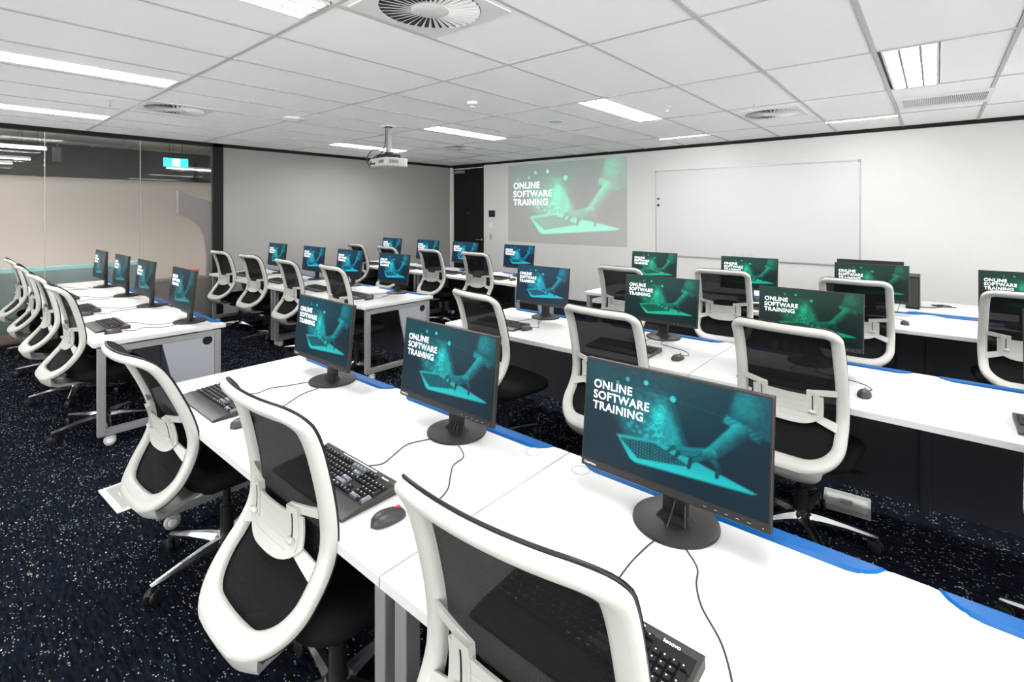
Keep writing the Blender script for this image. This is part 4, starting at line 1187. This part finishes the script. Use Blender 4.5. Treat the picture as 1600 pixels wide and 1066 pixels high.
def bracket(sg):
    """arm from the frame to the lumbar pad with an open window"""
    zs = s_at
    sT, sB = zs(0.80), zs(0.655)
    m = MB()
    # upper strip, inner post, lower strip
    def strip(a, b_, c, d): return lambda u, v: ((a[0] + (b_[0] - a[0]) * u) * (1 - v) + (d[0] + (c[0] - d[0]) * u) * v, (a[1] + (b_[1] - a[1]) * u) * (1 - v) + (d[1] + (c[1] - d[1]) * u) * v)
    P_ = lambda w, z: (sg * w, zs(z))
    m.add(*patch(strip(P_(0.202, 0.790), P_(0.085, 0.775), P_(0.085, 0.800), P_(0.202, 0.818)), 0.006, 0.0125, 6, 2))
    m.add(*patch(strip(P_(0.132, 0.672), P_(0.085, 0.690), P_(0.085, 0.800), P_(0.132, 0.800)), 0.0065, 0.0235, 4, 6))
    m.add(*patch(strip(P_(0.204, 0.628), P_(0.100, 0.668), P_(0.100, 0.700), P_(0.204, 0.668)), 0.006, 0.0130, 6, 2))
    return m.mesh('lumbar_bracket', 'white_plastic', 35)
me_brL, me_brR = bracket(-1), bracket(1)
def slot_m(sg):
    z0, z1 = s_at(0.708), s_at(0.782)
    return MB().add(*patch(lambda u, v: (sg * (0.106 + 0.005 * u), z0 + (z1 - z0) * v), 0.0225, 0.0242, 1, 4)).mesh('adjuster_slot', 'black_plastic')
me_slL, me_slR = slot_m(-1), slot_m(1)
def knob_m(sg):
    c = surf(sg * 0.108, s_at(0.702), 0.028)
    m = MB(); m.lathe([(0.0, -0.016), (0.006, -0.016), (0.009, -0.010), (0.009, 0.010), (0.006, 0.016), (0.0, 0.016)], 12, c, 'x')
    return m.mesh('adjuster_knob', 'white_plastic', 40)
me_knL, me_knR = knob_m(-1), knob_m(1)
# tail: white support sweeping forward under the seat
def tail():
    """white chin: hangs from the lower lip of the back frame and sweeps forward under the seat"""
    ws = np.linspace(-1, 1, 15)
    rows = []
    lip = []
    for q in ws:
        w = 0.185 * q
        # height of the outer loop edge at this width
        sv = 0.0 if abs(w) < HW - 0.154 else 0.154 - math.sqrt(max(0.0, 0.154 ** 2 - (abs(w) - HW + 0.154) ** 2))
        lip.append((w, sv))
    rows.append([surf(w, sv + 0.020, 0.011) for w, sv in lip])
    rows.append([surf(w, sv + 0.004, 0.010) for w, sv in lip])
    b0 = [surf(w, sv, 0.0) for w, sv in lip]
    for kx, dy, z, flat in ((0.94, 0.012, 0.440, 0.75), (0.80, 0.040, 0.414, 0.45), (0.60, 0.090, 0.397, 0.15), (0.42, 0.17, 0.388, 0.0), (0.30, 0.27, 0.384, 0.0)):
        zc = b0[7][2]
        rows.append([(p[0] * kx, b0[7][1] + (p[1] - b0[7][1]) * flat + dy, z + (p[2] - zc) * flat) for p in b0])
    inner = [[(x * 0.97, y + 0.010, z + 0.016) for x, y, z in r] for r in rows]
    n = len(ws); m = len(rows)
    vs = [p for r in rows for p in r] + [p for r in inner for p in r]
    fs = []; o = n * m
    for i in range(m - 1):
        for j in range(n - 1):
            a_ = i * n + j
            fs.append((a_, a_ + 1, a_ + n + 1, a_ + n)); fs.append((o + a_ + n, o + a_ + n + 1, o + a_ + 1, o + a_))
    per = list(range(n)) + [i * n + n - 1 for i in range(1, m)] + [(m - 1) * n + j for j in range(n - 2, -1, -1)] + [i * n for i in range(m - 2, 0, -1)]
    for a_, c_ in zip(per, per[1:] + per[:1]): fs.append((a_, o + a_, o + c_, c_))
    return MB().add(vs, fs).mesh('back_support', 'white_plastic', 60)
me_tail = tail()
# seat cushion
def sring(w, d, z, r, cy=0.02):
    return [(x, y + cy, z - 0.022 * max(0, (y - 0.12) / 0.12) ** 2) for x, y in rrect(w, d, r, 7)]
me_seat = MB().rings([sring(0.40, 0.38, 0.425, 0.10), sring(0.46, 0.44, 0.430, 0.12), sring(0.485, 0.465, 0.448, 0.13), sring(0.485, 0.465, 0.468, 0.13), sring(0.468, 0.448, 0.486, 0.125), sring(0.42, 0.40, 0.497, 0.11), sring(0.25, 0.24, 0.502, 0.09)]).mesh('seat', 'black_fabric', 50)
me_pan = MB().rings([sring(0.26, 0.28, 0.402, 0.08), sring(0.40, 0.38, 0.412, 0.10), sring(0.42, 0.40, 0.426, 0.11)]).mesh('seat_pan', 'black_plastic', 40)
me_mech = MB().prism(rrect(0.15, 0.24, 0.03), 0.345, 0.404, cham=0.008).mesh('tilt_mechanism', 'black_plastic', 35)
me_lever = MB().tube([(0.06, 0.04, 0.372), (0.20, 0.05, 0.372)], 0.006).prism(rrect(0.07, 0.035, 0.012, cx=0.225, cy=0.052), 0.367, 0.377).mesh('lever', 'black_plastic', 40)
me_col = MB().lathe([(0.028, 0.10), (0.028, 0.24), (0.017, 0.242), (0.017, 0.355)], 20).mesh('gas_column', 'black_plastic', 40)
me_hub5 = MB().lathe([(0.030, 0.060), (0.048, 0.065), (0.052, 0.080), (0.050, 0.112), (0.036, 0.125), (0.0, 0.126)], 24).mesh('base_hub', 'chrome', 40)
lg_r = []
for x, w, zt, zb in ((0.035, 0.030, 0.120, 0.075), (0.10, 0.026, 0.116, 0.082), (0.19, 0.020, 0.103, 0.082), (0.29, 0.015, 0.086, 0.072), (0.318, 0.011, 0.080, 0.072)):
    lg_r.append([(x, -w, zb), (x, w, zb), (x, w, zb + (zt - zb) * 0.45), (x, w * 0.45, zt), (x, -w * 0.45, zt), (x, -w, zb + (zt - zb) * 0.45)])
me_cleg = MB().rings(lg_r).mesh('base_leg', 'chrome', 30)
cw = MB()
for sg in (-1, 1):
    cw.lathe([(0.0, 0.006 * sg if sg > 0 else -0.026), (0.022, 0.006 if sg > 0 else -0.026), (0.028, 0.009 if sg > 0 else -0.022), (0.028, 0.022 if sg > 0 else -0.009), (0.022, 0.026 if sg > 0 else -0.006), (0.0, 0.026 if sg > 0 else -0.006)], 18, (0, 0, 0.028), 'y')
cw.lathe([(0.009, 0.040), (0.009, 0.076)], 10)
cw.prism([(-0.006, 0.036), (0.018, 0.036), (0.026, 0.044), (0.014, 0.060), (-0.006, 0.060)], -0.006, 0.006, 'y')
me_ccast = cw.mesh('chair_caster', 'black_plastic', 40)

PIV = Vector((0, -0.05, 0.40))
def chair(label, cx, cy, yaw=0.0, spin=0.0, lift=0.0, recline=0.0):
    """cx, cy: centre of the base on the floor; recline tilts the backrest about its pivot under the seat"""
    t = thing('task_chair', label, 'chair', (cx, cy, 0), R(yaw), 'white framed mesh-back task chairs')
    rot = (R(recline), 0, 0)
    sh = PIV - Matrix.Rotation(R(recline), 3, 'X') @ PIV + Vector((0, 0, lift))
    up = (0, 0, lift)
    obj('back_frame', me_bframe, t, sh, rot); obj('edge_trim', me_bead, t, sh, rot); obj('back_mesh', me_mesh, t, sh, rot)
    lp = obj('lumbar_pad', me_lum, t, sh, rot); obj('ribs', me_rib, lp)
    for b_, s_, k in ((me_brL, me_slL, me_knL), (me_brR, me_slR, me_knR)):
        o = obj('lumbar_bracket', b_, t, sh, rot); obj('adjuster_slot', s_, o); obj('adjuster_knob', k, o)
    obj('back_support', me_tail, t, sh, rot); obj('seat', me_seat, t, up); obj('seat_pan', me_pan, t, up)
    obj('tilt_mechanism', me_mech, t, up); obj('lever', me_lever, t, up); obj('gas_column', me_col, t, up); obj('base_hub', me_hub5, t)
    for k in range(5):
        th = R(spin) + 2 * math.pi * k / 5
        l_ = obj('base_leg', me_cleg, t, rot=(0, 0, th))
        obj('caster', me_ccast, t, (0.306 * math.cos(th), 0.306 * math.sin(th), 0), (0, 0, th + random.uniform(-1.2, 1.2)))
    return t

chair('white framed chair at the outer left seat of the nearest right row, turned aside', -2.526, 0.915, 3, 205, 0.017, 10)
chair('white framed chair in the foreground between the two front keyboards', -1.475, 0.865, 0.5, 100, 0.0, -2)
chair('largest white framed chair at the bottom edge, nearest the camera', -0.577, 0.872, 3, 60, 0.025)
chair('white framed chair at the left end of the middle right row, facing away', -2.255, 2.581, -10, 20)
chair('white framed chair of the middle right row, behind the second front monitor', -1.372, 2.625, -4, 50)
chair('white framed chair of the middle right row, behind the largest monitor', -0.520, 2.865, -6, 18)
chair('white framed chair of the middle right row, cut by the right edge', 0.505, 2.72, -6, 30)
chair('white framed chair at the left end of the right row nearest the whiteboard', -2.298, 4.551, -2, 20)
chair('white framed chair below the whiteboard, second in its row from the left', -1.490, 4.915, 3, 55)
chair('white framed chair below the whiteboard, third in its row from the left', -0.479, 4.915, -1, 35)
chair('white framed chair below the whiteboard, at the right edge of the photo', 0.445, 4.88, 5, 10)
for k, (x, y, yw) in enumerate(((-7.874, 0.892, 0), (-6.816, 0.890, -2), (-5.775, 0.880, 1), (-4.775, 0.878, 2))):
    chair('white framed chair of the nearest left row, %s from the glass partition' % ORD[k], x, y, yw, 170 + 13 * k)
for k, (x, y, yw) in enumerate(((-7.34, 2.828, 3), (-6.415, 2.835, 3), (-5.43, 2.828, -3), (-4.47, 2.828, -5))):
    chair('white framed chair of the middle left row, %s from the left' % ORD[k], x, y, yw, 150 + 31 * k)
for k, (x, y, yw) in enumerate(((-7.25, 4.85, -4), (-6.35, 4.80, -2), (-5.42, 4.845, -2), (-4.55, 4.865, 0))):
    chair('white framed chair of the left row nearest the door, %s from the left' % ORD[k], x, y, yw, 20 + 23 * k)

# ================================================================== FLOOR BOXES
def floor_box(label, x, y, rz, w, d, material):
    t = thing('floor_box', label, 'floor box', (x, y, 0), rz, 'floor power boxes')
    obj('lid', MB().prism(rrect(w, d, 0.006), 0.0005, 0.006, cham=0.0015).mesh('floor_box_lid', material), t)
    obj('recess', MB().prism(rrect(w * 0.86, d * 0.6, 0.004), 0.0062, 0.0070).mesh('floor_box_recess', 'floor_box_grey' if material != 'floor_box_grey' else 'caster_grey'), t)
    obj('handle', MB().prism(rrect(w * 0.25, d * 0.22, 0.004), 0.0072, 0.012, cham=0.001).mesh('floor_box_handle', material), t)
floor_box('cream floor power box on the carpet beside the leftmost front chair', -3.53, 0.735, R(3), 0.36, 0.15, 'floor_box_cream')
floor_box('grey floor power box under the middle right row', -0.38, 3.32, R(5), 0.22, 0.24, 'floor_box_grey')

# ================================================================== BEYOND THE GLASS
CX0 = -13.5
struct('floor_corridor', B(CX0, XL - 0.06, YB - 2, 6.0, -0.06, 0.0).mesh('floor_corridor', 'corridor_dark'), 'dark floor beyond the glass partition')
struct('wall_corridor', MB().box(CX0 - 0.1, CX0, YB - 2, 6.0, 0, 2.30).mesh('wall_corridor', 'corridor_wall'), 'warm grey wall beyond the glass partition')
struct('ceiling_corridor', MB().box(CX0 - 0.1, XL - 0.10, YB - 2.1, 6.1, 3.30, 3.4).box(CX0 - 0.1, CX0, YB - 2, 6, 2.30, 3.3).box(CX0, XL - 0.1, 6.0, 6.1, 0, 3.3).box(CX0, XL - 0.1, YB - 2.1, YB - 2, 0, 3.3).box(XL - 0.12, XL - 0.1, YB - 2, 6, CEIL, 3.4).mesh('ceiling_corridor', 'corridor_dark'), 'dark exposed ceiling beyond the glass partition')
for x, y0, y1, z, lb in ((-9.6, -1.0, 1.42, 2.79, 'white linear light behind the glass, highest and longest'), (-10.5, -1.4, 1.22, 2.585, 'bright linear light behind the glass at far left'),
                         (-11.6, -1.6, 1.15, 2.50, 'thin linear light behind the glass, lower left'), (-12.4, -1.2, 1.0, 2.47, 'lowest thin linear light behind the glass, far left'),
                         (-11.2, 3.0, 4.2, 2.46, 'thin linear light behind the glass below the exit sign')):
    t = thing('linear_light', lb, 'light', (x, (y0 + y1) / 2, z), 0, 'corridor linear lights')
    w = (y1 - y0) / 2
    obj('housing', B(-0.04, 0.04, -w, w, 0.012, 0.05).mesh('linear_housing', 'white_metal'), t)
    obj('diffuser', B(-0.036, 0.036, -w, w, 0, 0.012).mesh('linear_diffuser', 'corridor_lamp'), t)
    obj('suspension', MB().tube([(0, -w + 0.1, 0.05), (0, -w + 0.1, 3.3 - z)], 0.003).tube([(0, w - 0.1, 0.05), (0, w - 0.1, 3.3 - z)], 0.003).mesh('suspension', 'black_trim'), t)
for y, lb in ((-0.6, 'nearest the back of the photo'), (1.2, 'above the teal sofa'), (3.0, 'above the curved screen')):  # unseen panel lights added to brighten what stands behind the frosted glass
    t = thing('corridor_panel_light', 'square ceiling panel light beyond the glass, ' + lb, 'light', (-9.25, y, 3.25), 0, 'corridor panel lights')
    obj('frame', MB().box(-0.31, 0.31, -0.61, -0.595, 0, 0.05).box(-0.31, 0.31, 0.595, 0.61, 0, 0.05).box(-0.31, -0.295, -0.595, 0.595, 0, 0.05).box(0.295, 0.31, -0.595, 0.595, 0, 0.05).mesh('panel_frame', 'white_metal'), t)
    obj('diffuser', B(-0.294, 0.294, -0.594, 0.594, 0.004, 0.012).mesh('panel_diffuser', 'corridor_panel_lamp'), t)
# exit sign
t = thing('exit_sign', 'green illuminated exit sign with running figure behind the glass', 'sign', (-10.5, 2.95, 2.44), R(0))
obj('panel', B(-0.02, 0.02, -0.19, 0.19, 0, 0.155).mesh('exit_panel', 'exit_green', bevel=0.004), t)
obj('pictogram_field', B(0.0201, 0.022, -0.055, 0.055, 0.012, 0.145).mesh('exit_field', 'exit_white'), t)
rm = MB()
for p, q, r_ in (((0.0, 0.118), (0.001, 0.119), 0.012), ((0.0, 0.10), (-0.008, 0.066), 0.009), ((-0.008, 0.066), (0.018, 0.048), 0.007), ((0.018, 0.048), (0.012, 0.022), 0.006), ((-0.008, 0.066), (-0.022, 0.045), 0.007), ((-0.022, 0.045), (-0.044, 0.040), 0.006), ((0.0, 0.096), (0.026, 0.082), 0.005), ((0.0, 0.096), (-0.026, 0.078), 0.005)):
    rm.tube([(0.0225, p[0], p[1]), (0.0225, q[0], q[1])], r_ * 0.8, 8)
obj('running_figure', rm.mesh('running_figure', 'exit_green'), t)
obj('hanger', MB().tube([(0, -0.1, 0.155), (0, -0.1, 0.86)], 0.004).tube([(0, 0.1, 0.155), (0, 0.1, 0.86)], 0.004).mesh('exit_hanger', 'black_trim'), t)
# track spotlight
t = thing('track_spotlight', 'black track spotlight hanging behind the glass', 'spotlight', (-9.9, 1.27, 2.56))
obj('can', MB().tube([(0, 0, 0.02), (0, 0.0, -0.19)], 0.05, 16).mesh('spot_can', 'black_trim', 40), t)
obj('arm', MB().tube([(0, 0, 0.01), (0, 0, 0.09)], 0.012).mesh('spot_arm', 'black_trim'), t)
tr = MB().box(-0.018, 0.018, -0.5, 0.9, 0.09, 0.12)
obj('track', tr.mesh('track', 'black_trim'), t)
obj('suspension', MB().tube([(0, 0.8, 0.12), (0, 0.8, 0.74)], 0.004).tube([(0, -0.4, 0.12), (0, -0.4, 0.74)], 0.004).mesh('suspension', 'black_trim'), t)
# ducts
for x, z, r_, lb in ((-10.1, 2.99, 0.16, 'round metal duct nearest above the glass'), (-12.0, 3.05, 0.2, 'round metal duct deeper behind the glass')):
    t = thing('air_duct', lb, 'duct', (x, 0, z), 0, 'corridor air ducts')
    obj('duct_run', MB().tube([(0, y, 0) for y in np.linspace(-4, 5.9, 20)], r_, 20).mesh('duct_run', 'duct_metal', 40), t)
    for y in (-2, 0, 2, 4): obj('duct_collar', MB().tube([(0, y, 0), (0, y + 0.04, 0)], r_ + 0.012, 20).mesh('duct_collar', 'duct_metal', 40), t)
    obj('hanger', MB().tube([(0, 1.0, r_), (0, 1.0, 3.3 - z)], 0.004).tube([(0, 3.0, r_), (0, 3.0, 3.3 - z)], 0.004).mesh('duct_hanger', 'black_trim'), t)
t = thing('low_cabinet', 'low black cabinet blurred behind the frosted glass by the black post', 'cabinet', (-8.72, 2.45, 0))
obj('body', B(-0.20, 0.20, -0.36, 0.40, 0.05, 0.60).mesh('cabinet_body', 'black_trim', bevel=0.004), t)
obj('top', B(-0.21, 0.21, -0.37, 0.41, 0.60, 0.62).mesh('cabinet_top', 'black_plastic', bevel=0.003), t)
for y in (-0.34, 0.03): obj('door', B(0.20, 0.212, y, y + 0.35, 0.08, 0.58).mesh('cabinet_door', 'modesty_dark', bevel=0.002), t)
obj('plinth', B(-0.18, 0.18, -0.34, 0.38, 0, 0.05).mesh('cabinet_plinth', 'black_trim'), t)
t = thing('storage_box', 'small red box on the low cabinet behind the frosted glass', 'box', (-8.66, 2.62, 0.62))
obj('body', MB().prism(rrect(0.14, 0.20, 0.01), 0, 0.11).mesh('box_body', 'red_plastic'), t)
obj('lid', MB().prism(rrect(0.15, 0.21, 0.01), 0.11, 0.13).mesh('box_lid', 'red_plastic'), t)
# lounge furniture blurred through the film
t = thing('sofa', 'long teal lounge sofa blurred behind the frosted glass', 'sofa', (-9.12, 0.55, 0), R(180))
obj('base', B(-0.50, 0.30, -1.46, 1.46, 0.03, 0.12).mesh('sofa_base', 'orange_wood', bevel=0.004), t)
obj('seat', MB().prism(rrect(0.65, 3.0, 0.06), 0.12, 0.45, cham=0.03).mesh('sofa_seat', 'teal_fabric', 40), t)
obj('backrest', MB().prism(rrect(0.22, 3.0, 0.06, cx=-0.42), 0.12, 0.92, cham=0.04).mesh('sofa_back', 'teal_fabric', 40), t)
for y in (-1.3, 1.3): obj('leg', MB().tube([(0.2, y, 0), (0.2, y, 0.13)], 0.02).mesh('sofa_leg', 'orange_wood'), t)
t = thing('curved_screen', 'slate grey curved screen blurred behind the frosted glass', 'screen', (-9.05, 2.98, 0))  # panel cut to the shape of a light pattern on the frosted glass
cpoly = [(-0.02, 0.0), (0.20, 0.0), (0.20, 1.0), (0.18, 1.25), (0.10, 1.42), (0.20, 1.60), (0.20, 1.76), (-0.42, 1.96), (-0.42, 1.60), (-0.25, 1.52), (-0.12, 1.38), (-0.05, 1.20), (-0.02, 0.95)]
obj('panel', MB().prism(cpoly[::-1] if False else cpoly, -0.03, 0.03, 'x', 0.004).mesh('curved_panel', 'slate_fabric'), t)
obj('foot', B(-0.2, 0.2, -0.02, 0.20, 0, 0.02).mesh('screen_foot', 'black_trim'), t)
